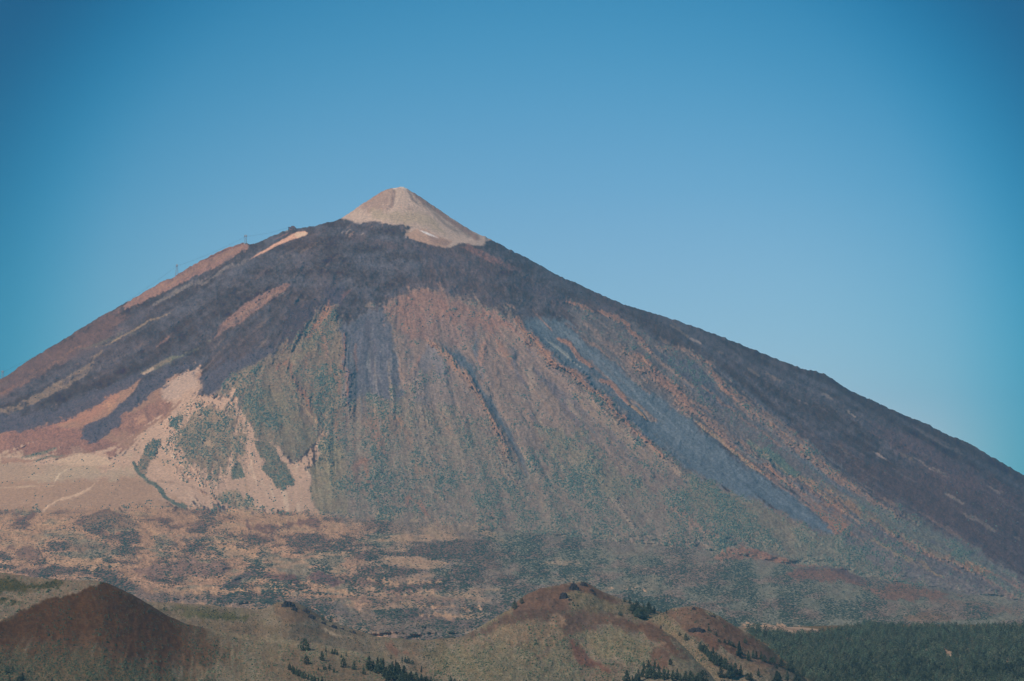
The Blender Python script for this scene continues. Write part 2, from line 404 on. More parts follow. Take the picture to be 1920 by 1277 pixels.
S([(915, 965), (950, 975)], 10, (136, 112, 106), 6, 5, .6, veg=.3)
# brown veins and stream beds in the left centre
S([(512, 700), (520, 682), (538, 680), (548, 700), (562, 730), (580, 770), (600, 800), (608, 825)], [4, 8, 10, 8, 6, 5, 4, 3], (140, 106, 100), 4, 4, .85, rel=4, taper=False, veg=.1)
S([(565, 760), (590, 790), (612, 822)], 8, (158, 140, 124), 4, 3, .7, veg=.1)
S([(505, 725), (520, 760), (530, 800), (535, 840), (546, 866)], 4, (90, 84, 94), 3, 3, .9, rel=-7)
S([(600, 620), (610, 650), (625, 700), (640, 740)], 9, (140, 112, 106), 7, 5, .6, veg=.1)
P([(600, 590), (612, 573), (626, 573), (618, 590), (600, 605), (590, 625), (570, 640)], (150, 114, 106), 4, 2, .9)
S([(618, 560), (608, 580), (595, 605)], 7, (156, 118, 108), 4, 2, .7)
S([(595, 625), (575, 650), (540, 680)], 10, (126, 120, 108), 8, 5, .6, veg=.5)
S([(625, 755), (615, 780), (610, 800)], 6, (150, 132, 118), 5, 4, .6)
# the main ridge of the centre and the gully beside it, its shade painted in blue
S([(835, 640), (868, 668), (886, 705), (906, 738), (930, 772), (952, 815), (975, 852), (992, 892)], [2, 6, 9, 11, 12, 10, 8, 3], (88, 104, 118), 7, 3, .9, veg=0, rel=-15, taper=False)
S([(820, 643), (842, 665), (862, 690), (880, 712), (896, 738), (912, 768), (928, 800), (945, 835), (955, 855)], [3, 6, 7, 9, 11, 12, 12, 8, 3], (148, 121, 112), 6, 4, .85, veg=.05, rel=17, taper=False)
# ridge bounding the great scree
S([(968, 598), (985, 618), (1002, 640), (1040, 672), (1085, 705), (1120, 735), (1160, 772), (1200, 815), (1240, 855)], [8, 12, 16, 18, 16, 14, 12, 10, 6], (148, 117, 109), 5, 5, .95, rel=15, veg=.03, taper=False)
# the great scree
P([(982, 604), (1020, 588), (1060, 600), (1100, 640), (1150, 682), (1205, 722), (1250, 752), (1300, 790), (1345, 830), (1380, 858), (1440, 895), (1513, 948), (1560, 985), (1582, 1004), (1560, 1002), (1513, 984), (1423, 940), (1347, 905), (1280, 872),
   (1240, 845), (1190, 795), (1130, 735), (1070, 692), (1015, 640)], (92, 110, 125), 14, 6, .97, veg=0, rel=-2)
P([(1500, 1000), (1590, 1010), (1650, 1040), (1720, 1080), (1800, 1105), (1920, 1130), (2080, 1180), (1900, 1190), (1600, 1110), (1480, 1050)], (122, 122, 116), 10, 7, .9, veg=.75)
S([(1020, 600), (1060, 645), (1110, 695), (1160, 745), (1215, 800)], 18, (80, 96, 112), 12, 6, .6)
S([(1020, 632), (1050, 655), (1090, 690)], 3, (140, 146, 146), 2, 2, .7)
S([(1030, 648), (1065, 680)], 2.5, (150, 150, 148), 2, 2, .6)
# striped flank to its right
P([(1065, 565), (1110, 580), (1160, 597), (1240, 645), (1300, 660), (1345, 695), (1385, 740), (1460, 790), (1530, 845), (1600, 905), (1680, 950), (1760, 990), (1850, 1040), (1960, 1110), (1750, 1110), (1640, 1060), (1580, 1005), (1510, 945), (1440, 895), (1380, 858),
   (1310, 800), (1250, 752), (1205, 722), (1150, 682), (1100, 640), (1075, 600)], (108, 106, 112), 8, 6, .85, veg=.15)
O1 = (144, 114, 108); O2 = (135, 115, 111)
S([(1062, 566), (1090, 573), (1130, 588), (1160, 600), (1195, 633), (1225, 662)], [3, 5, 8, 12, 10, 3], O1, 3, 3, rel=11, taper=False)
S([(1000, 578), (1012, 595), (1035, 622)], 4, (140, 116, 112), 2.5, 2, .8)
S([(1050, 634), (1070, 648), (1085, 668), (1106, 688)], [5, 9, 8, 6], O1, 3, 2, rel=13, taper=False)
S([(1125, 712), (1148, 720), (1165, 738), (1178, 756)], [5, 8, 9, 6], O1, 3, 2, rel=13, taper=False)
S([(1120, 705), (1105, 692)], 4, O1, 2, 2, .7)
S([(1178, 756), (1195, 770), (1214, 786)], 5, (152, 128, 112), 2, 1.5)
S([(1095, 605), (1130, 630), (1165, 665), (1195, 705), (1220, 735)], [4, 8, 12, 14, 4], (128, 114, 114), 6, 5, .8, rel=5)
S([(1140, 625), (1165, 650), (1190, 680), (1215, 708)], 6, O2, 4, 4, .8, rel=6)
S([(1165, 650), (1200, 678), (1245, 715), (1290, 755), (1340, 795), (1400, 840), (1455, 885), (1500, 915)], [6, 14, 22, 24, 26, 20, 12, 6], O2, 6, 6, .9, rel=8, taper=False, veg=.08)
S([(1190, 665), (1235, 700), (1280, 745), (1300, 765)], 9, O1, 4, 4, .8, rel=7)
S([(1240, 648), (1285, 658), (1325, 685), (1345, 715), (1385, 752), (1450, 795), (1520, 850), (1590, 905), (1650, 945), (1720, 985)], [4, 8, 12, 18, 26, 26, 22, 16, 12, 6], O2, 6, 5, .92, rel=8, taper=False, veg=.08)
S([(1290, 658), (1330, 688), (1360, 730), (1400, 765)], 8, O1, 4, 3, .8, rel=7)
S([(1400, 765), (1470, 812), (1540, 868), (1620, 925)], 8, (150, 124, 114), 5, 4, .7, rel=5)
P([(1225, 650), (1300, 680), (1330, 710), (1350, 740), (1378, 772), (1340, 760), (1290, 712)], (84, 92, 108), 4, 4, .95, rel=-8)
S([(1300, 760), (1350, 790), (1400, 830), (1430, 850)], 5, (86, 94, 108), 4, 3, .8, rel=-6)
S([(1355, 775), (1420, 815), (1480, 850)], 5, (98, 100, 112), 4, 3, .7, rel=-4)
S([(1350, 800), (1400, 850), (1440, 870)], 10, (90, 106, 114), 6, 3, .8, rel=-5)
S([(1490, 850), (1530, 880), (1590, 925), (1640, 960)], 8, (86, 100, 114), 4, 3, .85, rel=-7)
S([(1560, 870), (1620, 915), (1690, 960)], 6, (100, 104, 112), 5, 4, .7)
S([(1308, 790), (1330, 812), (1365, 840), (1410, 872), (1450, 892)], [4, 8, 8, 8, 4], (146, 126, 114), 3, 3, .9, rel=7, veg=.3, taper=False)
S([(1400, 830), (1440, 855), (1480, 880), (1505, 900)], 16, (92, 114, 108), 8, 5, .85, veg=.8)
P([(1430, 868), (1490, 895), (1540, 930), (1600, 958), (1580, 966), (1595, 1000), (1570, 1000), (1530, 960), (1480, 910)], (148, 114, 104), 6, 5, .85, veg=.2, rel=4)
S([(1500, 895), (1560, 935), (1620, 965), (1700, 1010), (1760, 1040), (1840, 1075)], [6, 12, 14, 12, 12, 8], (150, 122, 108), 5, 5, .85, veg=.25, taper=False, rel=4)
S([(1620, 1008), (1680, 1035), (1740, 1065), (1770, 1078)], 9, (146, 128, 112), 6, 5, .75, veg=.35)
S([(1540, 905), (1640, 960), (1740, 1010), (1860, 1080)], 10, (134, 120, 112), 8, 5, .6, veg=.3)
P([(1600, 930), (1700, 970), (1800, 1020), (1900, 1080), (1950, 1130), (1800, 1060), (1700, 1015), (1620, 970)], (104, 114, 112), 12, 8, .6, veg=.7)
P([(1800, 1055), (1850, 1062), (1850, 1078), (1800, 1068)], (156, 124, 108), 6, 4, .8)
S([(1850, 1070), (1900, 1090), (1960, 1120)], 8, (138, 108, 104), 6, 4, .7)
# right dark flank, browner low down, with pale scratches
P([(1480, 800), (1600, 850), (1700, 880), (1850, 900), (2080, 1000), (2080, 1120), (1920, 1080), (1850, 1030), (1760, 985), (1640, 935), (1540, 850)], (74, 65, 74), 30, 14, .75, veg=.02)
P([(1640, 800), (1720, 820), (1800, 870), (1900, 930), (1900, 960), (1780, 900), (1680, 850)], (92, 78, 88), 20, 10, .6)
for x_, y_, l_, w_, c_ in [(1500, 752, 24, 3, 150), (1585, 770, 18, 4, 140), (1640, 845, 24, 7, 150), (1545, 736, 16, 3, 140), (1297, 632, 16, 3, 150), (1710, 858, 40, 3, 130), (1740, 870, 34, 3, 128),
                           (1775, 925, 30, 3, 130), (1810, 962, 30, 8, 128), (1840, 980, 24, 10, 118), (1850, 910, 26, 3, 130), (1440, 700, 20, 3, 118), (1260, 610, 30, 3, 112), (1460, 740, 26, 3, 118),
                           (1560, 800, 30, 3, 112), (1400, 690, 24, 2, 118), (1690, 850, 26, 5, 104), (1900, 1005, 20, 8, 116), (1340, 655, 20, 2, 112), (1380, 730, 24, 3, 110), (1880, 880, 20, 2, 112)]:
    S([(x_, y_), (x_ + l_ * .5, y_ + l_ * .3), (x_ + l_, y_ + l_ * .62)], w_, (c_, int(c_ * .93), int(c_ * .92)), 2.5, 2.5, .8)
for k in range(60):
    x_ = rng.uniform(1100, 1900); y_ = interp(x_, [(1100, 560), (1500, 720), (1900, 920)]) + rng.uniform(0, 90); l_ = rng.uniform(10, 40)
    S([(x_, y_), (x_ + l_, y_ + l_ * .58)], rng.uniform(1.5, 4), (104, 98, 106) if k % 3 else (60, 62, 80), 3, 2, .5)
for k in range(70):
    x_ = rng.uniform(20, 640); y_ = interp(x_, [(0, 740), (300, 570), (640, 450)]) + rng.uniform(0, 110); l_ = rng.uniform(10, 45)
    S([(x_, y_), (x_ - l_, y_ + l_ * .55)], rng.uniform(1.5, 5), [(100, 96, 104), (56, 60, 76), (104, 92, 96)][k % 3], 4, 3, .5)
# long thin runs of scree and rust, each following the slope
def runs(n, box, keep, lens, wid, cols_, op, veg=None):
    for _ in range(n):
        x_ = rng.uniform(box[0], box[1]); y_ = rng.uniform(box[2], box[3])
        if not keep(x_, y_):
            continue
        L_ = int(rng.uniform(*lens)); w_ = rng.uniform(*wid)
        pts = flow_path(x_, y_, L_)
        ws = [w_ * (.4 + .9 * rng.rand()) for _ in pts]
        S(pts, ws, cols_[rng.randint(len(cols_))], 3.5, 2.5, rng.uniform(.4, 1) * op, veg=veg, br=1.5)


def above(pts):
    return lambda x_, y_: y_ < interp(x_, pts)


UP_ = [(1060, 560), (1300, 655), (1500, 800), (1700, 960), (1900, 1070)]
LO_ = [(985, 615), (1240, 745), (1440, 890), (1600, 990), (1900, 1130)]
RUST = [(144, 116, 109), (138, 117, 112), (130, 108, 107), (148, 125, 116)]
GREYS = [(92, 100, 114), (86, 92, 106), (104, 108, 116)]
runs(95, (1020, 1880, 560, 1090), lambda a_, b_: interp(a_, UP_) - 6 < b_ < interp(a_, LO_), (14, 48), (1.8, 5), RUST, .85)
runs(150, (1020, 1880, 560, 1090), lambda a_, b_: interp(a_, UP_) < b_ < interp(a_, LO_), (12, 44), (1.5, 4.5), GREYS, .8)
runs(22, (1000, 1560, 620, 980), lambda a_, b_: interp(a_, LO_) < b_ < interp(a_, LO_) + 70, (8, 26), (2, 6), [(100, 114, 124), (82, 98, 113), (94, 104, 116)], .5)
runs(90, (1100, 1900, 540, 1040), lambda a_, b_: interp(a_, SKY_) + 8 < b_ < interp(a_, UP_) - 4, (4, 18), (1.2, 3.5), [(104, 98, 102), (62, 64, 78), (112, 106, 108), (90, 80, 86)], .6)
runs(110, (700, 1250, 640, 900), lambda a_, b_: b_ > 560 + .62 * (a_ - 900) and b_ > 660, (5, 18), (2, 6), [(148, 128, 118), (142, 120, 112), (108, 108, 116), (104, 110, 118), (156, 142, 132)], .6)
runs(70, (480, 680, 620, 820), lambda a_, b_: b_ > 1160 - a_, (4, 14), (2, 6), [(146, 116, 106), (108, 112, 106), (150, 134, 120), (96, 92, 98), (138, 110, 104)], .6)
runs(50, (645, 750, 610, 730), lambda a_, b_: True, (5, 16), (1.2, 4), [(112, 118, 128), (80, 86, 100), (126, 130, 136)], .6)
runs(120, (0, 640, 440, 760), lambda a_, b_: interp(a_, SKY_) + 10 < b_ < 1000 - a_ * .55 and b_ > 740 - a_ * .45 - 90, (4, 20), (1.5, 5), [(98, 94, 102), (58, 62, 76), (106, 96, 98), (84, 88, 98), (118, 106, 104)], .55)
P([(372, 740), (395, 739), (418, 717), (460, 692), (470, 720), (440, 745), (430, 740)], (150, 134, 122), 8, 5, .5)
# sand country on the left
P([(-160, 850), (0, 812), (60, 800), (120, 775), (180, 745), (230, 720), (268, 706), (262, 716), (240, 745), (210, 778), (180, 792), (152, 815), (165, 823), (190, 815), (200, 797), (232, 770),
   (262, 745), (300, 715), (340, 700), (371, 692), (378, 700), (350, 760), (300, 795), (250, 840), (200, 858), (-160, 870)], (152, 122, 112), 3, 2, streak=.6, veg=0)
P([(-160, 820), (0, 815), (100, 790), (140, 805), (200, 825), (240, 835), (225, 852), (150, 850), (60, 858), (0, 850), (-160, 860)], (140, 104, 102), 12, 6, .8)
P([(230, 775), (280, 760), (330, 750), (300, 790), (250, 815), (215, 820), (205, 805)], (142, 108, 104), 12, 6, .75)
P([(100, 790), (180, 750), (230, 728), (215, 760), (160, 795)], (172, 126, 114), 12, 5, .6)
P([(190, 760), (215, 752), (205, 775)], (178, 142, 122), 8, 4, .7)
P([(250, 785), (270, 778), (280, 790), (255, 800)], (178, 142, 126), 8, 4, .7)
SANDP = [(-160, 858), (0, 852), (90, 856), (190, 850), (235, 840), (262, 815), (300, 785), (330, 750), (318, 720), (345, 702), (371, 692), (372, 715), (376, 742), (430, 737), (446, 760), (480, 800), (520, 830), (560, 862), (585, 838), (600, 824),
         (606, 836), (594, 856), (581, 890), (590, 922), (597, 962), (560, 972), (500, 966), (440, 950), (350, 950), (250, 957), (100, 960), (-160, 962)]
P(SANDP, (180, 153, 139), 9, 9, streak=1.4, veg=.035)
for k in range(160):
    x_ = rng.uniform(-60, 600); y_ = rng.uniform(770, 955)
    pts = flow_path(x_, y_, int(rng.uniform(3, 14)), 5) if x_ > 230 else [(x_, y_), (x_ + rng.uniform(15, 60), y_ + rng.uniform(-3, 3)), (x_ + rng.uniform(70, 110), y_ + rng.uniform(-5, 5))]
    if interp(x_, [(0, 850), (250, 840), (370, 740), (480, 800), (600, 840)]) < y_:
        S(pts, rng.uniform(1.5, 8), [(178, 158, 140), (206, 184, 164), (170, 142, 126), (160, 138, 124)][k % 4], 5, 4, .45)
P([(300, 720), (345, 702), (371, 692), (368, 720), (340, 745), (310, 750)], (178, 156, 146), 8, 3, .8)
P([(-160, 895), (100, 895), (250, 890), (290, 920), (345, 950), (200, 965), (-160, 965)], (160, 132, 118), 14, 6, .85)  # lower left sand darkened, vignette falloff put into its colour
P([(-160, 860), (90, 872), (200, 880), (250, 884), (240, 895), (100, 900), (-160, 905)], (164, 148, 134), 8, 5, .8)
P([(97, 863), (150, 849), (200, 857), (214, 871), (133, 873)], (188, 164, 146), 3, 1.5, .9)
P([(-160, 880), (-20, 868), (60, 868), (100, 878), (40, 900), (-160, 915)], (160, 136, 124), 10, 5, .6)
P([(0, 856), (50, 862), (95, 858), (60, 866), (0, 870)], (146, 108, 102), 5, 3, .7)
S([(125, 880), (110, 890), (102, 905)], 3, (206, 186, 164), 2, 1, .8)
S([(183, 900), (168, 915), (150, 925), (110, 937), (90, 948), (70, 970)], 3, (206, 176, 154), 2, 1.5, .8)
S([(0, 915), (60, 912), (100, 910)], 2.5, (200, 176, 154), 2, 1, .6)
P([(130, 838), (150, 838), (165, 848), (135, 852)], (150, 124, 116), 4, 2, .7)
for pts in [[(40, 858), (60, 852), (85, 848), (105, 842)], [(60, 866), (80, 860), (100, 856), (120, 852)]]:
    S(pts, 4, (104, 106, 100), 3, 3, .8, veg=.6)
S([(470, 965), (440, 950), (400, 930), (360, 915), (330, 900), (300, 900)], 8, (150, 124, 114), 6, 5, .7, veg=.2)
S([(330, 905), (360, 915), (420, 935), (480, 960)], 3, (120, 98, 98), 3, 3, .7)
P([(400, 925), (440, 918), (470, 932), (480, 955), (440, 950), (410, 938)], (136, 124, 110), 6, 5, .7, veg=.75)
# planted mounds in the sand
P([(360, 778), (372, 768), (405, 764), (430, 772), (448, 792), (460, 826), (455, 853), (432, 878), (397, 897), (352, 880), (334, 853), (332, 828), (345, 800)], (128, 116, 106), 10, 10, .8, veg=.7, rel=8)
P([(350, 760), (430, 755), (470, 800), (480, 860), (450, 905), (390, 915), (330, 890), (318, 840), (325, 790)], None, 14, 12, 1, veg=.30)
P([(360, 790), (400, 775), (440, 800), (452, 840), (430, 875), (390, 885), (350, 865), (340, 830)], None, 14, 10, 1, veg=.75)
P([(380, 822), (395, 822), (400, 835), (380, 836)], (172, 152, 134), 4, 3, .8, veg=0)
P([(430, 880), (447, 868), (457, 895), (432, 902)], (112, 112, 104), 4, 3, veg=.95)
P([(300, 827), (294, 848), (275, 880), (262, 893), (252, 874), (267, 847), (283, 829)], (128, 112, 104), 4, 3, .9, veg=.85)
P([(335, 778), (345, 782), (330, 808), (318, 800)], (134, 120, 110), 4, 3, .8, veg=.6)
P([(474, 824), (500, 832), (520, 852), (540, 872), (553, 900), (548, 913), (523, 917), (510, 900), (493, 880), (497, 866), (482, 842)], (122, 112, 104), 4, 3, veg=.9)
P([(450, 745), (520, 720), (560, 780), (600, 822), (572, 850), (548, 868), (535, 845), (500, 828), (478, 822), (468, 790), (450, 765)], (122, 114, 106), 5, 4, .9, veg=.7)
P([(540, 842), (548, 868), (556, 885), (548, 880)], (178, 158, 140), 3, 2, veg=0)
P([(600, 826), (640, 830), (650, 960), (600, 965), (583, 925), (582, 885), (596, 852)], (138, 128, 114), 5, 4, .9, veg=1.0)
P([(640, 850), (670, 900), (640, 960), (620, 930)], (124, 114, 108), 10, 6, .6, veg=.3)
S([(250, 868), (258, 885), (272, 897), (290, 908), (303, 922), (312, 935), (325, 943), (346, 952)], [6, 5, 5, 6, 6, 6, 6, 8], (84, 96, 94), 2, 2, .95, veg=.9, rel=-4, taper=False)
S([(346, 952), (320, 948), (290, 948)], 4, (100, 108, 102), 3, 2, .8, veg=.8)
SAND = None
S([(352, 688), (320, 698), (292, 714), (262, 738), (236, 762), (210, 790), (172, 814)], [16, 22, 26, 24, 22, 26, 34], (74, 78, 94), 4, 5, .97, taper=False, veg=0)
S([(270, 706), (240, 716), (180, 742), (110, 772), (60, 790), (0, 796), (-160, 800)], [8, 20, 24, 24, 30, 34, 40], (72, 76, 92), 5, 6, .95, taper=False, veg=0)
P([(372, 700), (400, 690), (470, 660), (520, 640), (524, 662), (467, 684), (418, 717), (392, 741), (374, 740)], (74, 78, 94), 9, 7, .92, veg=0)
FAR._apply((slice(None), slice(None)), .8 * sm(FAR.c[..., 0] - FAR.c[..., 2], .06, .12) * (gx < 640) * (gy > 820) * (1 - sm(FAR.veg, .1, .4)) * .12, (150, 132, 120), None, 0)

# ---- the plain
FAR._apply((slice(None), slice(None)), .24 * np.clip(FAR.veg * (1 + .8 * N2 + .5 * N3), 0, 1), (98, 117, 108), None, 0)
SAND = sm(FAR.c @ np.array([.3, .5, .2], dtype=np.float32), .17, .24) * (1 - sm(FAR.veg, .1, .3))
plain_m = np.clip(sm(gy - interp(gx, [(-400, 962), (0, 958), (300, 953), (600, 966), (850, 985), (1000, 1000), (1350, 1035), (1600, 1080), (1800, 1110), (1920, 1128), (2100, 1150)]) + 8 * N2 + 22 * N3 * sm(gx, 560, 700), -8 - 25 * sm(gx, 560, 800), 8 + 25 * sm(gx, 560, 800)), 0, 1)
FAR._apply((slice(None), slice(None)), plain_m * sm(gx + 40 * N3, 1000, 560), (172, 139, 121), None, 0)
FAR._apply((slice(None), slice(None)), plain_m * sm(gx + 40 * N3, 600, 900), (134, 123, 116), None, 0)
FAR.veg += plain_m * (.55 - FAR.veg)
# bands of brown lava ground
bb = plain_m * sm(H2 + .45 * N3 + .3 * H1, .0, .6)
FAR._apply((slice(None), slice(None)), (.85 - .45 * sm(gx, 750, 1100)) * bb, (118, 94, 92), None, 0)
gb = plain_m * sm(-H2 + .5 * N4 + .35 * H1 + np.clip((gx - 700) / 900, -.35, .55), .1, .6)
FAR._apply((slice(None), slice(None)), .65 * gb, (112, 122, 112), None, 0)
FAR.veg += plain_m * (np.clip(.50 + .5 * gb + .2 * bb - .05 * sm(gx, 800, 500), 0, 1) - FAR.veg)
sandy = plain_m * sm(-H2 - .6 * N4, .45, .9) * sm(gx, 1400, 700)
FAR.veg *= 1 - .7 * sandy
FAR._apply((slice(None), slice(None)), .7 * sandy, (174, 144, 124), None, 0)
for pts, w, c_, v_ in [([(0, 975), (30, 962), (60, 960), (60, 966), (20, 975)], 8, (112, 86, 88), .3), ([(260, 965), (300, 972), (330, 985), (380, 978), (420, 972)], 7, (120, 96, 92), .5),
                       ([(440, 985), (500, 990), (540, 985), (580, 980), (612, 985)], 12, (116, 90, 90), .4), ([(430, 1000), (480, 1006), (540, 1010)], 8, (120, 96, 92), .5),
                       ([(300, 1012), (330, 1020), (370, 1010), (420, 995)], 7, (112, 100, 98), .7), ([(20, 1030), (60, 1040), (75, 1060)], 26, (122, 98, 94), .4),
                       ([(90, 1022), (150, 1024), (230, 1030), (250, 1042)], 12, (132, 112, 102), .6), ([(440, 980), (480, 975)], 8, (110, 92, 92), .3), ([(200, 998), (225, 1000)], 7, (130, 96, 88), .1),
                       ([(700, 1150), (760, 1155), (800, 1160), (860, 1170), (900, 1175)], 22, (116, 100, 98), .3), ([(660, 1085), (720, 1100), (760, 1120)], 16, (138, 112, 104), .3),
                       ([(640, 1120), (700, 1128), (800, 1125), (880, 1125)], 14, (140, 116, 106), .3)]:
    S(pts, w, c_, 5, 5, .8, veg=v_)
for pts, w in [([(75, 1050), (120, 1052), (180, 1056), (245, 1058)], 14), ([(280, 1108), (340, 1112), (420, 1108), (520, 1104)], 12), ([(400, 1020), (450, 1030), (480, 1040)], 12), ([(250, 992), (300, 1000)], 12),
               ([(60, 990), (130, 985)], 8), ([(590, 1102), (640, 1106), (660, 1112)], 12), ([(780, 1138), (840, 1140), (900, 1140)], 8), ([(780, 1152), (850, 1156), (900, 1152)], 8), ([(440, 1120), (560, 1128)], 7),
               ([(770, 1112), (820, 1110)], 5), ([(690, 1086), (730, 1094), (830, 1092)], 6), ([(640, 1128), (690, 1132)], 7), ([(1390, 1172), (1450, 1175), (1520, 1180)], 9), ([(1140, 1102), (1210, 1106)], 4),
               ([(480, 1090), (530, 1098)], 8), ([(150, 1064), (200, 1066)], 8)]:
    S(pts, w, (178, 146, 124), 4, 4, .85, veg=.12)
# mounds
P([(150, 985), (175, 962), (200, 956), (222, 963), (265, 990), (200, 992)], (134, 112, 102), 4, 3, .9, veg=.35)
S([(180, 962), (205, 956), (235, 975)], 5, (112, 92, 90), 4, 3, .7)
P([(250, 1065), (290, 1054), (360, 1050), (410, 1054), (440, 1066), (400, 1080), (290, 1082)], (138, 112, 106), 5, 4, .9, veg=.35)
P([(415, 1100), (445, 1081), (470, 1072), (500, 1075), (480, 1080), (455, 1090), (430, 1104)], (84, 78, 84), 4, 3, .9, veg=.3)
P([(500, 1074), (540, 1080), (565, 1084), (560, 1092), (520, 1088), (495, 1082)], (116, 88, 88), 4, 3, .9, veg=.2)
P([(572, 1084), (590, 1074), (604, 1070), (625, 1079), (645, 1092), (620, 1098), (600, 1088)], (106, 84, 88), 4, 3, .9, veg=.2)
P([(1335, 1050), (1355, 1033), (1385, 1025), (1410, 1027), (1450, 1040), (1500, 1050), (1470, 1056), (1400, 1048), (1350, 1052)], (142, 112, 104), 4, 3, .9, veg=.2)
S([(1400, 1030), (1440, 1042), (1490, 1058), (1540, 1062)], 6, (136, 104, 100), 4, 3, .8)
P([(1465, 1075), (1500, 1064), (1560, 1065), (1600, 1078), (1650, 1093), (1580, 1092), (1500, 1088)], (126, 98, 94), 5, 4, .9, veg=.3)
S([(1490, 1066), (1550, 1064), (1590, 1078), (1620, 1088)], 7, (88, 82, 90), 4, 3, .7)
P([(1630, 1103), (1670, 1094), (1700, 1096), (1760, 1108), (1800, 1118), (1720, 1125), (1650, 1122)], (124, 98, 92), 5, 4, .9, veg=.3)
S([(1600, 1100), (1700, 1118), (1800, 1130), (1920, 1150)], 10, (128, 104, 98), 8, 5, .6, veg=.4)
P([(1690, 1158), (1740, 1147), (1790, 1157), (1760, 1166), (1700, 1166)], (132, 110, 98), 5, 4, .8, veg=.4)
P([(230, 1108), (340, 1112), (450, 1122), (560, 1120), (640, 1125), (660, 1160), (560, 1140), (400, 1135), (250, 1130)], (106, 98, 98), 10, 6, .7, veg=.6)
P([(640, 1140), (720, 1138), (770, 1160), (850, 1170), (900, 1178), (860, 1195), (700, 1190), (640, 1170)], (104, 98, 94), 10, 6, .7, veg=.6)

# ---- survey of the near hills
NEAR = Sheet((128, 115, 100), near_tone)
NEAR.veg[:] = .5
P = NEAR.poly; S = NEAR.line
NEAR._apply((slice(None), slice(None)), .6 * sm(N3 + .5 * H2, .1, .9), (110, 94, 84), None, 0)
NEAR._apply((slice(None), slice(None)), .5 * sm(-N3 + .5 * H1, .1, .9), (104, 108, 86), None, 0)
# ridge B
P([(300, 1140), (420, 1145), (480, 1155), (380, 1165)], (92, 104, 80), 8, 6, .7, veg=.95)
P([(360, 1155), (470, 1150), (480, 1158), (380, 1166)], (84, 100, 76), 6, 5, .7, veg=1)
P([(505, 1140), (540, 1128), (570, 1140), (600, 1165), (560, 1165), (510, 1155)], (122, 98, 86), 8, 5, .8, veg=.2)
P([(330, 1165), (600, 1175), (620, 1195), (480, 1190), (380, 1178)], (112, 98, 86), 8, 6, .6, veg=.4)
S([(610, 1182), (625, 1190), (640, 1194)], 6, (176, 150, 120), 3, 2, .9, veg=0)
S([(650, 1192), (670, 1198), (720, 1206)], 6, (150, 130, 104), 4, 3, .7)
P([(722, 1205), (735, 1205), (750, 1222), (765, 1228), (740, 1225)], (132, 92, 84), 6, 4, .8, veg=.1)
P([(765, 1222), (790, 1226), (780, 1232)], (146, 108, 90), 5, 4, .7, veg=.1)
P([(800, 1205), (900, 1215), (980, 1260), (900, 1280), (820, 1260), (780, 1230)], (104, 106, 84), 16, 10, .6, veg=.8)
# central hill
P([(955, 1143), (985, 1114), (1010, 1102), (1050, 1096), (1068, 1090), (1100, 1090), (1130, 1110), (1170, 1125), (1150, 1135), (1120, 1118), (1090, 1112), (1060, 1120), (1070, 1145), (1000, 1150), (960, 1160)], (106, 84, 84), 8, 4, .95, veg=.03)
P([(1060, 1115), (1085, 1104), (1120, 1115), (1150, 1130), (1200, 1140), (1240, 1155), (1270, 1190), (1200, 1160), (1080, 1146), (1075, 1130)], (120, 112, 92), 6, 5, .9, veg=.5)
P([(1090, 1098), (1125, 1108), (1150, 1125), (1120, 1122)], (110, 86, 82), 5, 3, .8, veg=.05)
P([(900, 1178), (960, 1148), (1000, 1143), (1090, 1147), (1165, 1156), (1220, 1170), (1270, 1198), (1300, 1235), (1260, 1215), (1200, 1190), (1140, 1172), (1110, 1180), (1060, 1190), (1030, 1160), (960, 1170), (880, 1195)], (100, 82, 84), 12, 6, .88, veg=.05)
P([(1130, 1160), (1220, 1172), (1270, 1198), (1298, 1235), (1280, 1232), (1240, 1212), (1210, 1190), (1160, 1172)], (106, 82, 78), 8, 4, .85, veg=.03)
P([(1030, 1152), (1060, 1152), (1062, 1170), (1040, 1180), (1030, 1168)], (160, 124, 98), 10, 4, .7, veg=.05)
P([(960, 1165), (1040, 1175), (1060, 1190), (1040, 1215), (1000, 1240), (960, 1210), (900, 1200)], (138, 114, 92), 14, 8, .7, veg=.25)
P([(840, 1215), (960, 1215), (1060, 1200), (1090, 1250), (1120, 1290), (900, 1300), (840, 1260)], (122, 116, 94), 14, 10, .75, veg=.45)
P([(1090, 1190), (1150, 1178), (1220, 1205), (1230, 1240), (1180, 1250), (1120, 1230)], (124, 118, 94), 10, 8, .8, veg=.5)
S([(1070, 1200), (1078, 1215), (1086, 1232), (1110, 1245), (1135, 1256), (1152, 1262)], [10, 20, 22, 18, 12, 4], (112, 76, 78), 10, 4, .9, veg=.01, taper=False)
P([(1225, 1210), (1250, 1215), (1262, 1235), (1250, 1255), (1225, 1250), (1215, 1235)], (114, 84, 80), 10, 5, .85, veg=.05)
P([(1225, 1207), (1245, 1207), (1235, 1215), (1222, 1213)], (158, 124, 98), 6, 3, .7, veg=0)
S([(1040, 1205), (1010, 1235), (990, 1250)], 6, (140, 108, 92), 6, 4, .6, veg=.1)
S([(1120, 1172), (1160, 1173)], 1.6, (160, 140, 124), 1, .5, .7)
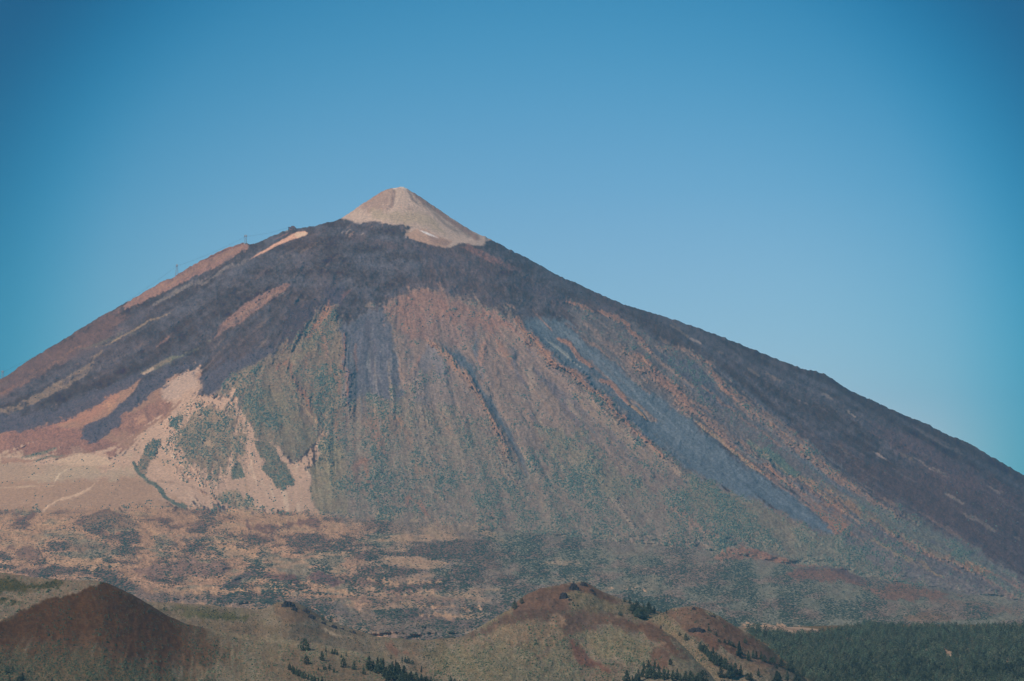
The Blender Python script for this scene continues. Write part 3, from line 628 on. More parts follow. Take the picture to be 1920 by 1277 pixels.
# right hill
P([(1250, 1142), (1285, 1136), (1310, 1138), (1350, 1156), (1400, 1188), (1440, 1215), (1470, 1245), (1500, 1275), (1460, 1262), (1400, 1235), (1340, 1215), (1290, 1190), (1270, 1165)], (108, 86, 84), 10, 6, .92, veg=.08)
P([(1310, 1140), (1360, 1162), (1430, 1212), (1460, 1240), (1400, 1215), (1340, 1175)], (106, 82, 80), 10, 5, .7, veg=.04)
P([(1300, 1190), (1350, 1195), (1400, 1225), (1380, 1230), (1330, 1212)], (112, 82, 80), 10, 5, .8, veg=.03)
P([(1255, 1190), (1300, 1212), (1340, 1245), (1330, 1262), (1290, 1230), (1260, 1205)], (124, 114, 96), 8, 5, .8, veg=.45)
P([(1350, 1205), (1420, 1222), (1420, 1235), (1370, 1215)], (122, 108, 90), 8, 6, .6, veg=.5)
P([(1290, 1240), (1450, 1250), (1520, 1290), (1300, 1300)], (128, 114, 94), 14, 8, .7, veg=.45)
P([(1350, 1225), (1420, 1240), (1460, 1262), (1400, 1262), (1340, 1245)], (126, 102, 88), 10, 6, .7, veg=.3)
P([(1520, 1175), (1920, 1165), (2080, 1165), (2080, 1360), (1560, 1360), (1480, 1270), (1400, 1190)], (98, 92, 82), 8, 5, .8, veg=.3)
P([(1380, 1165), (1450, 1168), (1530, 1176), (1545, 1186), (1500, 1190), (1420, 1184)], (164, 132, 114), 4, 3, .9, veg=0)
for g_ in [(1778, 1222, 9), (1738, 1216, 7), (1722, 1210, 6), (1612, 1197, 6), (1592, 1192, 4), (1822, 1218, 5), (1888, 1235, 6)]:
    S([(g_[0] - g_[2], g_[1]), (g_[0] + g_[2], g_[1] + 3)], 9, (168, 134, 112), 4, 2, .9, veg=0, taper=False)
S([(1666, 1266), (1674, 1269), (1680, 1275)], 3, (205, 200, 195), 1, .5, .9, veg=0)
NEAR_A = Sheet((128, 115, 100), near_tone)
NEAR_A.c[:] = NEAR.c; NEAR_A.veg[:] = NEAR.veg
P = NEAR_A.poly; S = NEAR_A.line
# left hill
P([(60, 1140), (200, 1090), (300, 1150), (400, 1200), (440, 1240), (330, 1262), (220, 1255), (120, 1225), (-160, 1225), (-160, 1190)], (98, 80, 72), 44, 16, .9, veg=.45)
P([(-160, 1060), (0, 1070), (100, 1085), (170, 1088), (140, 1105), (60, 1135), (0, 1170), (-160, 1200)], (126, 108, 88), 6, 5, .5, veg=.25)
for q in [[(-160, 1070), (0, 1080), (60, 1092), (120, 1094), (110, 1102), (60, 1105), (0, 1112), (-160, 1110)], [(0, 1120), (40, 1128), (50, 1133), (20, 1132), (-60, 1125)]]:
    P(q, (62, 80, 62), 6, 5, .85, veg=1.0)
P([(-160, 1172), (0, 1170), (40, 1176), (50, 1195), (0, 1204), (-160, 1204)], (74, 56, 58), 8, 4, .8, veg=0)
P([(0, 1145), (40, 1150), (60, 1165), (20, 1172), (-60, 1170)], (100, 94, 78), 6, 5, .7, veg=.6)
P([(120, 1165), (160, 1172), (210, 1205), (240, 1230), (190, 1215), (140, 1185)], (98, 80, 72), 10, 6, .6, veg=.2)
P([(230, 1130), (300, 1170), (350, 1210), (300, 1210), (240, 1160)], (98, 80, 72), 12, 6, .6, veg=.25)
P([(-160, 1204), (60, 1206), (160, 1205), (240, 1235), (330, 1250), (400, 1300), (-160, 1300)], (92, 84, 70), 26, 12, .8, veg=.9)
P([(320, 1158), (480, 1192), (600, 1210), (680, 1228), (760, 1258), (840, 1290), (500, 1300), (350, 1260), (330, 1200)], (124, 110, 90), 12, 8, .7, veg=.45)
S([(330, 1160), (430, 1190), (480, 1195), (600, 1212), (680, 1230), (760, 1260), (850, 1295)], 6, (142, 126, 98), 5, 4, .7, veg=.1)
P([(560, 1220), (680, 1245), (700, 1290), (560, 1290), (480, 1250)], (112, 94, 82), 20, 10, .6, veg=.3)
P([(100, 1060), (260, 1060), (360, 1110), (400, 1180), (440, 1225), (400, 1255), (300, 1250), (220, 1240), (150, 1222), (60, 1220), (-160, 1225), (-160, 1160), (20, 1150)], (92, 74, 70), 46, 14, .85, veg=.35)
P([(100, 1060), (200, 1050), (280, 1080), (325, 1125), (340, 1170), (350, 1200), (320, 1232), (270, 1232), (215, 1212), (170, 1195), (120, 1192), (50, 1200), (-160, 1204), (-160, 1160), (20, 1150)], (82, 65, 64), 34, 14, .95, veg=.12)
P([(-160, 1060), (0, 1068), (100, 1082), (185, 1085), (192, 1092), (172, 1099), (150, 1109), (115, 1118), (82, 1126), (50, 1141), (18, 1156), (-10, 1170), (-160, 1200)], (128, 112, 98), 4, 2, .95, veg=.3)
for q in [[(-160, 1070), (0, 1080), (60, 1092), (120, 1094), (110, 1102), (60, 1105), (0, 1112), (-160, 1110)], [(0, 1120), (40, 1128), (50, 1133), (20, 1132), (-60, 1125)]]:
    P(q, (70, 84, 66), 8, 6, .85, veg=1.0)
S([(186, 1088), (215, 1100), (240, 1112), (265, 1128), (300, 1150)], 5, (104, 84, 78), 4, 2, .6)


# broad spurs and troughs of the far slope: shape only
P = FAR.poly; S = FAR.line
for pts, w, h_ in [([(815, 640), (845, 668), (885, 712), (915, 768), (945, 835), (970, 900)], [14, 30, 44, 54, 54, 30], 34), ([(850, 640), (885, 668), (915, 725), (950, 790), (985, 860)], [16, 36, 40, 36, 20], -26),
                   ([(945, 590), (985, 620), (1040, 672), (1120, 735), (1200, 815), (1280, 880)], [20, 44, 60, 60, 50, 24], 38), ([(1010, 610), (1090, 670), (1180, 745), (1280, 830), (1400, 900), (1540, 985)], [20, 50, 80, 100, 80, 30], -30),
                   ([(612, 573), (640, 620), (650, 690), (655, 780)], [16, 30, 34, 20], 26), ([(690, 600), (698, 680), (700, 760)], [20, 60, 70], -24), ([(520, 680), (560, 730), (600, 800), (620, 870)], [16, 36, 40, 20], 24),
                   ([(780, 690), (790, 760), (800, 840)], [20, 50, 40], 22), ([(840, 700), (860, 780), (880, 850)], [16, 36, 30], -16), ([(920, 625), (905, 680), (915, 740)], [12, 26, 24], 20), ([(965, 640), (985, 720), (1020, 800)], [16, 36, 40], -20),
                   ([(1060, 565), (1190, 632), (1300, 720), (1420, 800)], [10, 26, 30, 20], 18), ([(1165, 650), (1290, 755), (1400, 840), (1500, 915)], [14, 40, 44, 24], 22), ([(1240, 648), (1345, 715), (1450, 795), (1590, 905), (1720, 985)], [12, 36, 44, 40, 20], 24),
                   ([(1300, 680), (1380, 760), (1440, 815)], [12, 20, 12], -16), ([(1440, 870), (1570, 950), (1700, 1015), (1840, 1080)], [14, 30, 30, 20], 18), ([(560, 560), (600, 570), (560, 625), (525, 662)], [20, 30, 30, 14], 16),
                   ([(700, 850), (720, 900), (740, 950)], [20, 50, 40], 18), ([(1100, 850), (1150, 930), (1200, 1000)], [20, 50, 30], 18), ([(1000, 850), (1040, 920), (1080, 990)], [16, 36, 30], -14),
                   ([(900, 470), (1000, 520), (1120, 570), (1240, 610)], [16, 40, 50, 30], 16), ([(600, 440), (560, 500), (480, 560), (380, 630)], [20, 40, 40, 24], 16), ([(400, 560), (300, 620), (180, 680), (60, 730)], [20, 40, 44, 30], 16),
                   ([(1500, 720), (1650, 810), (1800, 900), (1900, 960)], [20, 50, 60, 60], 18), ([(1550, 800), (1680, 880), (1800, 960)], [20, 36, 30], -14)]:
    w_ = np.array(w, dtype=float)
    S(pts, w_ * .55, None, float(w_.mean()) * .8, 5, 1.0, rel=h_ * .55, taper=False)
    S(pts, w_ * .15, None, float(w_.mean()) * .5, 5, 1.0, rel=h_ * .45, taper=False)
P([(735, 575), (792, 548), (850, 565), (930, 600), (950, 640), (900, 700), (830, 690), (770, 680), (740, 630)], None, 60, 8, rel=-26)
# raised edges of the young flows
S([(352, 688), (292, 714), (236, 762), (210, 790), (172, 814)], [20, 28, 26, 28, 34], None, 7, 3, rel=9, taper=False)
S([(520, 560), (560, 590), (535, 640), (470, 683), (400, 730)], [30, 50, 40, 30, 24], None, 9, 4, rel=9, taper=False)


# ------------------------------------------------------------------ shapes of the land
SKYLINE = [(-400, 955), (-200, 840), (-100, 775), (0, 712), (60, 672), (100, 648), (180, 598), (250, 560), (300, 530), (330, 518), (350, 503), (400, 477),
           (430, 464), (448, 456.5), (462, 456), (468, 459), (474, 458), (482, 454), (500, 447), (520, 439), (543, 429), (560, 427),
           (580, 425.5), (600, 421), (632, 413), (650, 403), (680, 382), (705, 366), (718, 358), (728, 354.5), (738, 352.5), (744, 352), (752, 350),
           (757, 350.5), (762, 353), (770, 358), (790, 370), (820, 391), (850, 411), (870, 424), (890, 436), (920, 448), (950, 465),
           (1000, 490), (1050, 518), (1100, 540), (1150, 563), (1180, 574), (1230, 588), (1290, 608), (1350, 630), (1400, 650),
           (1450, 671), (1490, 686), (1512, 693), (1528, 695), (1545, 701), (1570, 717), (1600, 735), (1650, 757), (1690, 776),
           (1740, 796), (1770, 812), (1800, 824), (1830, 838), (1860, 857), (1890, 874), (1920, 890), (2000, 930), (2100, 975), (2300, 1050)]
BASELINE = [(-400, 962), (0, 958), (300, 955), (600, 968), (850, 985), (1000, 1000), (1350, 1035), (1600, 1080), (1800, 1110), (1920, 1128), (2100, 1150)]
AX, AD = 752.0, 11000.0          # the summit's bearing and distance
# half-widths of the cone at each height, read off both skylines and run on below them
WL = [(340, 1), (350, 6), (358, 36), (382, 74), (403, 104), (413, 125), (427, 195), (457, 290), (503, 402), (560, 502), (648, 652), (712, 752), (840, 955), (960, 1180), (1150, 1600)]
WR = [(340, 1), (350, 6), (358, 20), (391, 70), (436, 140), (465, 200), (518, 300), (574, 430), (608, 540), (650, 650), (695, 780), (757, 900), (824, 1050), (890, 1170), (1000, 1400), (1120, 1800), (1300, 2400)]
RC = [(340, 5), (350, 20), (358, 60), (390, 150), (425, 270), (440, 330), (470, 470), (520, 700), (600, 1010), (700, 1400), (800, 1800), (900, 2330), (960, 2800), (1000, 3100), (1120, 3500), (1300, 4200)]

_ct, _st = math.cos(PITCH), math.sin(PITCH)


def point(x, y, D):
    """the place seen at photo position x, y when it lies D metres ahead"""
    a = (np.asarray(x, dtype=np.float64) - 960.0) / F
    b = (638.5 - np.asarray(y, dtype=np.float64)) / F
    dy = _ct - b * _st; dz = _st + b * _ct
    return np.stack([a / dy * D, D + 0 * a, dz / dy * D], axis=-1)


def cone_depth(x, y):
    wid = np.where(x < AX, interp(y, WL), interp(y, WR))
    # both halves share one smooth front
    q = np.clip((x - AX) / np.maximum(wid, 1), -1, 1)
    return AD - interp(y, RC) * np.sqrt(np.clip(1 - q * q, 0, 1))


def far_depth(x, y):
    yb = interp(x, BASELINE)
    sk = interp(x, SKYLINE)
    yb = np.maximum(yb, sk + 5)
    m = cone_depth(x, np.minimum(y, yb))
    # beyond the foot the ground runs almost level towards the camera
    t = np.clip((y - yb) / np.maximum(1185 - yb, 1), 0, 2)
    pd = m + (5000 - m) * np.clip(t, 0, 1) ** 0.8 - 500 * np.clip(t - 1, 0, 1)
    return np.where(y > yb, pd, m)


# low cinder mounds standing in the plain: (crest polyline, foot y, metres)
MOUNDS = [([(145, 975), (175, 960), (200, 955), (222, 962), (265, 988)], 993, 130),
          ([(250, 1062), (290, 1053), (360, 1049), (410, 1053), (440, 1065)], 1085, 120),
          ([(415, 1098), (445, 1080), (470, 1071), (500, 1074), (560, 1082), (565, 1090)], 1108, 120),
          ([(570, 1085), (590, 1073), (604, 1069), (625, 1078), (650, 1095)], 1112, 120),
          ([(1335, 1050), (1355, 1032), (1385, 1024), (1410, 1026), (1450, 1040), (1500, 1050)], 1062, 140),
          ([(1460, 1075), (1500, 1062), (1560, 1064), (1600, 1078), (1650, 1095)], 1100, 120),
          ([(1630, 1102), (1670, 1093), (1700, 1095), (1760, 1108), (1800, 1120)], 1125, 110),
          ([(1690, 1155), (1740, 1146), (1790, 1155)], 1165, 80),
          ([(10, 1050), (40, 1022), (70, 1025), (80, 1045), (95, 1060)], 1068, 120),
          ([(690, 1155), (740, 1150), (770, 1160), (800, 1168), (850, 1172), (880, 1178)], 1190, 35),
          ([(230, 1108), (280, 1104), (340, 1112), (400, 1118), (520, 1122)], 1140, 80),
          ([(640, 1140), (700, 1138), (760, 1142), (790, 1160)], 1165, 90)]


def mound_relief(x, y):
    r = np.zeros_like(x)
    for crest, foot, amp in MOUNDS:
        cx, cy = pl(crest)
        if x.max() < cx[0] or x.min() > cx[-1]:
            continue
        yc = np.interp(x, cx, cy, left=1e5, right=1e5)
        ok = (x > cx[0]) & (x < cx[-1])
        side = np.clip(np.minimum(x - cx[0], cx[-1] - x) / 25.0, 0, 1)
        up_ = sm(y, yc - 3.5, yc + 3.5)
        dn = np.clip((foot - y) / np.maximum(foot - yc, 4), 0, 1)
        r = np.maximum(r, np.where(ok, .6 * amp * side * up_ * dn, 0))
    return r


def relief(x, y):
    """how far the ground stands out towards the camera, metres"""
    yb = interp(x, BASELINE)
    on = sm(yb - y, -20, 40)
    low = sm(y, 520, 640)
    k = sm(y, 455, 500)
    g3, g4, g2, g1 = (sample(a, x, y) for a in (L3, L4, L2, L1))
    n2, n3 = sample(N2, x, y), sample(N3, x, y)
    rel = sample(FAR.rel, x, y)
    veg = sample(FAR.veg, x, y)
    sand = sample(SAND, x, y)
    r = on * (1 - .8 * sand) * (-16 * low * np.maximum(0, .3 - np.abs(g4 + .5 * n3)) + (2 + 15 * low) * g4 + (2 + 4.5 * low) * g3 + 1.4 * g2 + .9 * g1 + k * (6 * n2 + 18 * n3) * (1 - .35 * low)) + rel * (on + .3 * (1 - on))
    r += (1 - on) * (14 * sample(H1, x, y) + 30 * sample(H2, x, y)) * (1 - .5 * sand) + (1 - on) * mound_relief(x, y)
    sk = interp(x, SKYLINE)
    return r * sm(y - sk, 0, 30)


# ------------------------------------------------------------------ materials
def ground_material(name, bump=1.0, scale=1.0):
    m = bpy.data.materials.new(name); m.use_nodes = True
    t = m.node_tree; b = t.nodes['Principled BSDF']
    b.inputs['Roughness'].default_value = 1.0
    b.inputs['Specular IOR Level'].default_value = 0.0
    at = t.nodes.new('ShaderNodeAttribute'); at.attribute_name = 'tint'
    tc = t.nodes.new('ShaderNodeNewGeometry')
    n1 = t.nodes.new('ShaderNodeTexNoise'); n1.inputs['Scale'].default_value = 0.11 * scale; n1.inputs['Detail'].default_value = 5; n1.inputs['Roughness'].default_value = .7
    t.links.new(tc.outputs['Position'], n1.inputs['Vector'])
    r = t.nodes.new('ShaderNodeMapRange'); r.inputs['From Min'].default_value = .28; r.inputs['From Max'].default_value = .72
    r.inputs['To Min'].default_value = .62; r.inputs['To Max'].default_value = 1.38
    t.links.new(n1.outputs['Fac'], r.inputs['Value'])
    v = t.nodes.new('ShaderNodeVectorMath'); v.operation = 'SCALE'
    t.links.new(at.outputs['Color'], v.inputs[0]); t.links.new(r.outputs[0], v.inputs['Scale'])
    t.links.new(v.outputs[0], b.inputs['Base Color'])
    bp = t.nodes.new('ShaderNodeBump'); bp.inputs['Strength'].default_value = 0.6 * bump; bp.inputs['Distance'].default_value = 3.0 / scale
    t.links.new(n1.outputs['Fac'], bp.inputs['Height']); t.links.new(bp.outputs[0], b.inputs['Normal'])
    return m


def plain_material(name, col, var=.25, scale=.5, rough=1.0):
    m = bpy.data.materials.new(name); m.use_nodes = True
    t = m.node_tree; b = t.nodes['Principled BSDF']
    b.inputs['Roughness'].default_value = rough; b.inputs['Specular IOR Level'].default_value = 0.1
    tc = t.nodes.new('ShaderNodeNewGeometry')
    n1 = t.nodes.new('ShaderNodeTexNoise'); n1.inputs['Scale'].default_value = scale; n1.inputs['Detail'].default_value = 4
    t.links.new(tc.outputs['Position'], n1.inputs['Vector'])
    mxx = t.nodes.new('ShaderNodeMix'); mxx.data_type = 'RGBA'
    mxx.inputs['A'].default_value = tuple(c * (1 - var) for c in col) + (1,); mxx.inputs['B'].default_value = tuple(min(1, c * (1 + var)) for c in col) + (1,)
    t.links.new(n1.outputs['Fac'], mxx.inputs['Factor']); t.links.new(mxx.outputs['Result'], b.inputs['Base Color'])
    return m


def leaf_material(name, attr=True, col=(.06, .08, .04)):
    m = bpy.data.materials.new(name); m.use_nodes = True
    t = m.node_tree; b = t.nodes['Principled BSDF']
    b.inputs['Roughness'].default_value = 1.0; b.inputs['Specular IOR Level'].default_value = 0.0
    at = t.nodes.new('ShaderNodeAttribute'); at.attribute_name = 'tint'
    oi = t.nodes.new('ShaderNodeObjectInfo')
    r = t.nodes.new('ShaderNodeMapRange'); r.inputs['To Min'].default_value = .65; r.inputs['To Max'].default_value = 1.4
    t.links.new(oi.outputs['Random'], r.inputs['Value'])
    v = t.nodes.new('ShaderNodeVectorMath'); v.operation = 'SCALE'
    t.links.new(at.outputs['Color'], v.inputs[0]); t.links.new(r.outputs[0], v.inputs['Scale'])
    t.links.new(v.outputs[0], b.inputs['Base Color'])
    return m


M_FAR = ground_material('lava_and_sand', 1.0, 1.0)
M_NEAR = ground_material('cinder_soil', 1.0, 2.5)
M_LEAF = leaf_material('shrub_leaves')
M_PINE = leaf_material('pine_needles')
M_BARK = plain_material('pine_bark', (.09, .06, .045))
M_ROCK = plain_material('dark_basalt', (.055, .045, .045), .6, .6)
M_STEEL = plain_material('galvanised_steel', (.33, .34, .35), .1, 1.0, .5)
M_REDWALL = plain_material('red_brown_masonry', (.30, .13, .10), .2, .3)
M_DARKROOF = plain_material('dark_roof', (.05, .05, .06), .2, .3)
M_CONC = plain_material('pale_concrete', (.45, .42, .38), .15, .3)
M_GLASSY = plain_material('dark_window_glass', (.03, .04, .05), .1, .3, .1)
M_CABLE = plain_material('steel_cable', (.10, .10, .11), .1, 1.0, .5)


def mesh_np(name, V, Fq, mat, tint=None, smooth=True, nside=4):
    me = bpy.data.meshes.new(name)
    V = np.ascontiguousarray(V, dtype=np.float32).reshape(-1, 3)
    Fq = np.ascontiguousarray(Fq, dtype=np.int32).reshape(-1, nside)
    me.vertices.add(len(V)); me.vertices.foreach_set('co', V.ravel())
    me.loops.add(Fq.size); me.loops.foreach_set('vertex_index', Fq.ravel())
    me.polygons.add(len(Fq)); me.polygons.foreach_set('loop_start', np.arange(0, Fq.size, nside, dtype=np.int32))
    me.polygons.foreach_set('use_smooth', np.full(len(Fq), smooth))
    if tint is not None:
        a = me.attributes.new('tint', 'FLOAT_COLOR', 'POINT')
        c = np.ones((len(V), 4), dtype=np.float32); c[:, :3] = tint
        a.data.foreach_set('color', c.ravel())
    me.update(calc_edges=True)
    me.materials.append(mat)
    return me


def link(name, data, parent=None, **kw):
    o = bpy.data.objects.new(name, data)
    sc.collection.objects.link(o)
    if parent is not None:
        o.parent = parent
    for k, v in kw.items():
        o[k] = v
    return o


def compact(V, Fq, T):
    u, inv = np.unique(Fq.ravel(), return_inverse=True)
    return V[u], inv.reshape(Fq.shape), T[u]


def deair(c, D, E=LIGHT_E):
    """surface colour behind D metres of air"""
    T = np.exp(-HAZE_SIGMA * D)[..., None]
    return np.clip((c - (1 - T) * HAZE_L) / (T * E), 0.008, 0.88)


# ------------------------------------------------------------------ far land mesh
QX, NR = 1.3, 620
cols = np.arange(X0, X1, QX)
t = np.linspace(0, 1, NR)
sk = interp(cols, SKYLINE)
jag = 1.25 * np.interp(cols, np.arange(X0 - 50, X1 + 50, 5.0), rng.uniform(-1, 1, len(np.arange(X0 - 50, X1 + 50, 5.0)))) * ((cols < 640) | (cols > 900)) \
    + .6 * np.interp(cols, np.arange(X0 - 50, X1 + 50, 2.5), rng.uniform(-1, 1, len(np.arange(X0 - 50, X1 + 50, 2.5))))
YB = 1255.0
gxm = np.repeat(cols[None, :], NR, 0)
gym = sk[None, :] + (YB - sk[None, :]) * (t[:, None] ** 1.0)
Dm = far_depth(gxm, gym) - relief(gxm, gym) - (rng.normal(0, 1.0, gxm.shape) + 3.0 * sample(N1, gxm, gym)) * (1 - .85 * sample(SAND, gxm, gym)) * sm(gym - sk[None, :], 2, 12)
# ground never folds back over itself too sharply
Pm = point(gxm, gym + jag[None, :] * np.exp(-t[:, None] * 90), Dm)
# the hidden back of the mountain
NB = 24
back = []
for k in range(NB, 0, -1):
    s = k / NB
    B = Pm[0].copy()
    B[:, 1] += 2600 * s
    B[:, 2] = Pm[0][:, 2] - (Pm[0][:, 2] + 200) * (s ** 1.1) * .98
    back.append(B)
Vall = np.concatenate([np.array(back), Pm], 0)
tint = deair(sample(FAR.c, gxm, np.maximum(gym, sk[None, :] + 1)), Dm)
grain = np.clip(rng.normal(0, 1, gxm.shape).astype(np.float32), -2, 2)
tint = tint * (1 + (1 - .8 * sample(SAND, gxm, gym)) * (.11 * sample(L1 * SW, gxm, gym) + .17 * sample(N1, gxm, gym) + .10 * sample(N2, gxm, gym)) + .05 * sample(N3, gxm, gym) + .13 * grain * (1 - .7 * sample(SAND, gxm, gym)))[..., None]
Tall = np.concatenate([np.repeat(tint[2:3], NB, 0), tint], 0)
R, C = Vall.shape[:2]
idx = np.arange(R * C).reshape(R, C)
quads = np.stack([idx[:-1, :-1], idx[1:, :-1], idx[1:, 1:], idx[:-1, 1:]], -1)
ymid = np.concatenate([np.repeat(gym[:1], NB, 0), gym], 0)[:-1, :-1]
isplain = ymid > interp(cols, BASELINE)[None, :-1]
VV = Vall.reshape(-1, 3); TT = Tall.reshape(-1, 3)
v_, f_, t_ = compact(VV, quads[~isplain], TT)
link('mountain', mesh_np('mountain', v_, f_, M_FAR, t_), kind='structure', label='great bare volcano with dark lava flows, red ridges and a pale summit cone')
v_, f_, t_ = compact(VV, quads[isplain], TT)
link('plain', mesh_np('plain', v_, f_, M_FAR, t_), kind='structure', label='ochre and green scrub plain at the foot of the volcano')

# broad base land below everything
bx = np.linspace(-15000, 15000, 61); by = np.linspace(-3000, 27000, 61)
bxx, byy = np.meshgrid(bx, by)
bz = -235 + 8 * np.sin(bxx / 900) * np.cos(byy / 1100)
bi = np.arange(61 * 61).reshape(61, 61)
bq = np.stack([bi[:-1, :-1], bi[:-1, 1:], bi[1:, 1:], bi[1:, :-1]], -1)
link('ground', mesh_np('ground', np.stack([bxx, byy, bz], -1), bq, M_NEAR, np.tile([.16, .13, .10], (61 * 61, 1))), kind='structure',
     label='brown level ground running under the hills to the horizon')

# ------------------------------------------------------------------ near hills
class Hill:
    def __init__(self, name, label, crest, dc, db, power=.75, back=(500, 90), rough=1.0, xr=None, sheet=None):
        sheet = sheet or NEAR; self.sheet = sheet
        self.crest, self.dc, self.db, self.power = crest, dc, db, power
        self.rough = rough
        x0, x1 = xr or (crest[0][0], crest[-1][0])
        q = 1.5
        cols = np.arange(x0, x1 + q, q); self.x0, self.x1 = x0, x1
        yc = self.yc(cols)
        rows = np.linspace(0, 1, 150) ** 1.15
        xx = np.repeat(cols[None], 150, 0); yy = yc[None] + (1400 - yc[None]) * rows[:, None]
        jit = .8 * np.interp(cols, np.arange(-200, 2200, 6.0), HN[:len(np.arange(-200, 2200, 6.0))])
        D = self.depth(xx, yy)
        P = point(xx, yy + jit[None] * np.exp(-rows[:, None] * 60), D)
        bk = []
        for k in range(16, 0, -1):
            s = k / 16
            B = P[0].copy(); B[:, 1] += back[0] * s; B[:, 2] -= back[1] * (s ** 1.5); bk.append(B)
        V = np.concatenate([np.array(bk), P], 0)
        col = deair(sample(sheet.c, xx, yy), D, LIGHT_N) * (1.10 + .09 * np.clip(rng.normal(0, 1, xx.shape), -2, 2) + .20 * sample(N1, xx, yy) + .12 * sample(H1, xx, yy) + .08 * sample(N2, xx, yy))[..., None]
        col = col * (1 + .06 * sample(N2, xx + 300, yy - 20)[..., None] * np.array([1.0, 0, -1.0]))
        T = np.concatenate([np.repeat(col[1:2], 16, 0), col], 0)
        R, C = V.shape[:2]; i = np.arange(R * C).reshape(R, C)
        qd = np.stack([i[:-1, :-1], i[1:, :-1], i[1:, 1:], i[:-1, 1:]], -1)
        link(name, mesh_np(name, V, qd, M_NEAR, T.reshape(-1, 3)), kind='structure', label=label)

    def yc(self, x):
        cx, cy = pl(self.crest)
        return np.interp(x, cx, cy)

    def smooth_yc(self, x):
        k = np.arange(-30, 31, 6.0); w = np.exp(-(k / 16) ** 2); w /= w.sum()
        return sum(wi * interp(x + ki, self.crest) for wi, ki in zip(w, k)) - 2

    def depth(self, x, y):
        yc = self.smooth_yc(x)
        dc = interp(x, self.dc); db = interp(x, self.db)
        t = np.clip((y - yc) / np.maximum(1400 - yc, 1), 0, 1.2)
        r = 4 * sample(N3, x, y) + 2.2 * sample(N2, x, y) + sample(self.sheet.rel, x, y)
        return dc - (dc - db) * t ** self.power - self.rough * r * sm(y - yc, 0, 14)


HN = rng.uniform(-1, 1, 400)
hills = {}
hills['A'] = Hill('hill', 'dark brown cinder hill with scrub slopes running down to the pines, at the left',
                  [(-700, 1060), (-170, 1062), (0, 1073), (60, 1082), (110, 1087), (160, 1088), (180, 1088), (195, 1092), (230, 1108), (260, 1125), (300, 1150), (340, 1168), (400, 1181),
                   (480, 1192), (600, 1207), (680, 1224), (760, 1254), (850, 1284), (960, 1330)],
                  [(-700, 3500), (-170, 3500), (180, 3300), (500, 3150), (960, 2900)], [(-700, 2550), (960, 2550)], sheet=NEAR_A)
hills['B'] = Hill('ridge', 'low green and tan ridge with black crags along its top',
                  [(150, 1130), (300, 1129), (380, 1134), (480, 1143), (505, 1138), (520, 1130), (540, 1127), (560, 1134), (600, 1160), (660, 1181), (700, 1193), (780, 1201),
                   (850, 1196), (900, 1190), (1000, 1215), (1100, 1240)],
                  [(150, 4300), (1100, 4000)], [(150, 3000), (1100, 3000)], power=.8, back=(500, 40))
hills['C1'] = Hill('hill', 'brown peak with dark crags above the green bowl, behind the crater rim',
                   [(840, 1230), (870, 1195), (920, 1163), (955, 1143), (970, 1128), (985, 1116), (1010, 1104), (1050, 1097), (1068, 1092), (1078, 1094), (1090, 1090), (1100, 1092), (1130, 1110),
                    (1160, 1121), (1200, 1134), (1240, 1148), (1300, 1160), (1400, 1200)],
                   [(840, 3700), (1090, 3850), (1400, 3850)], [(840, 3150), (1400, 3150)], power=.8, back=(400, 80))
hills['D'] = Hill('hill', 'red brown hill dotted with pines, beside the forest',
                  [(1150, 1200), (1215, 1163), (1240, 1150), (1262, 1140), (1285, 1137), (1305, 1137), (1330, 1146), (1350, 1156), (1380, 1175), (1410, 1192), (1440, 1213), (1462, 1235),
                   (1490, 1256), (1530, 1290), (1600, 1345)],
                  [(1150, 3600), (1600, 3500)], [(1150, 3150), (1600, 3000)], power=.85, back=(400, 90))
hills['C2'] = Hill('hill', 'smooth tan and brown crater rim hill with a red scar, in the middle',
                   [(800, 1250), (850, 1205), (880, 1186), (920, 1165), (960, 1148), (1000, 1142), (1040, 1143), (1090, 1146), (1130, 1151), (1165, 1155), (1195, 1159), (1215, 1168),
                    (1240, 1180), (1265, 1196), (1285, 1215), (1300, 1232), (1330, 1262), (1360, 1300), (1400, 1360)],
                   [(800, 3300), (1100, 3450), (1200, 3430), (1400, 3130)], [(800, 2800), (1100, 2900), (1400, 2740)], power=.8, back=(160, 30))
hills['E'] = Hill('terrain', 'brown level ground under the pine forest',
                  [(1330, 1172), (1400, 1180), (1500, 1182), (1600, 1178), (1800, 1176), (2600, 1176)],
                  [(1330, 4700), (2600, 4700)], [(1330, 2600), (2600, 2600)], power=.8, back=(500, 10), rough=.4)


def on_hill(k, x, y):
    h = hills[k]
    D = h.depth(np.atleast_1d(np.array(x, dtype=float)), np.atleast_1d(np.array(y, dtype=float)))
    return point(np.atleast_1d(x), np.atleast_1d(y), D), D


def near_owner(x, y):
    """which hill shows at a photo position"""
    best, bd = None, 1e9
    for k, h in hills.items():
        if h.x0 <= x <= h.x1 and y >= h.yc(np.array([float(x)]))[0]:
            d = float(h.depth(np.array([float(x)]), np.array([float(y)]))[0])
            if d < bd:
                best, bd = k, d
    return best, bd


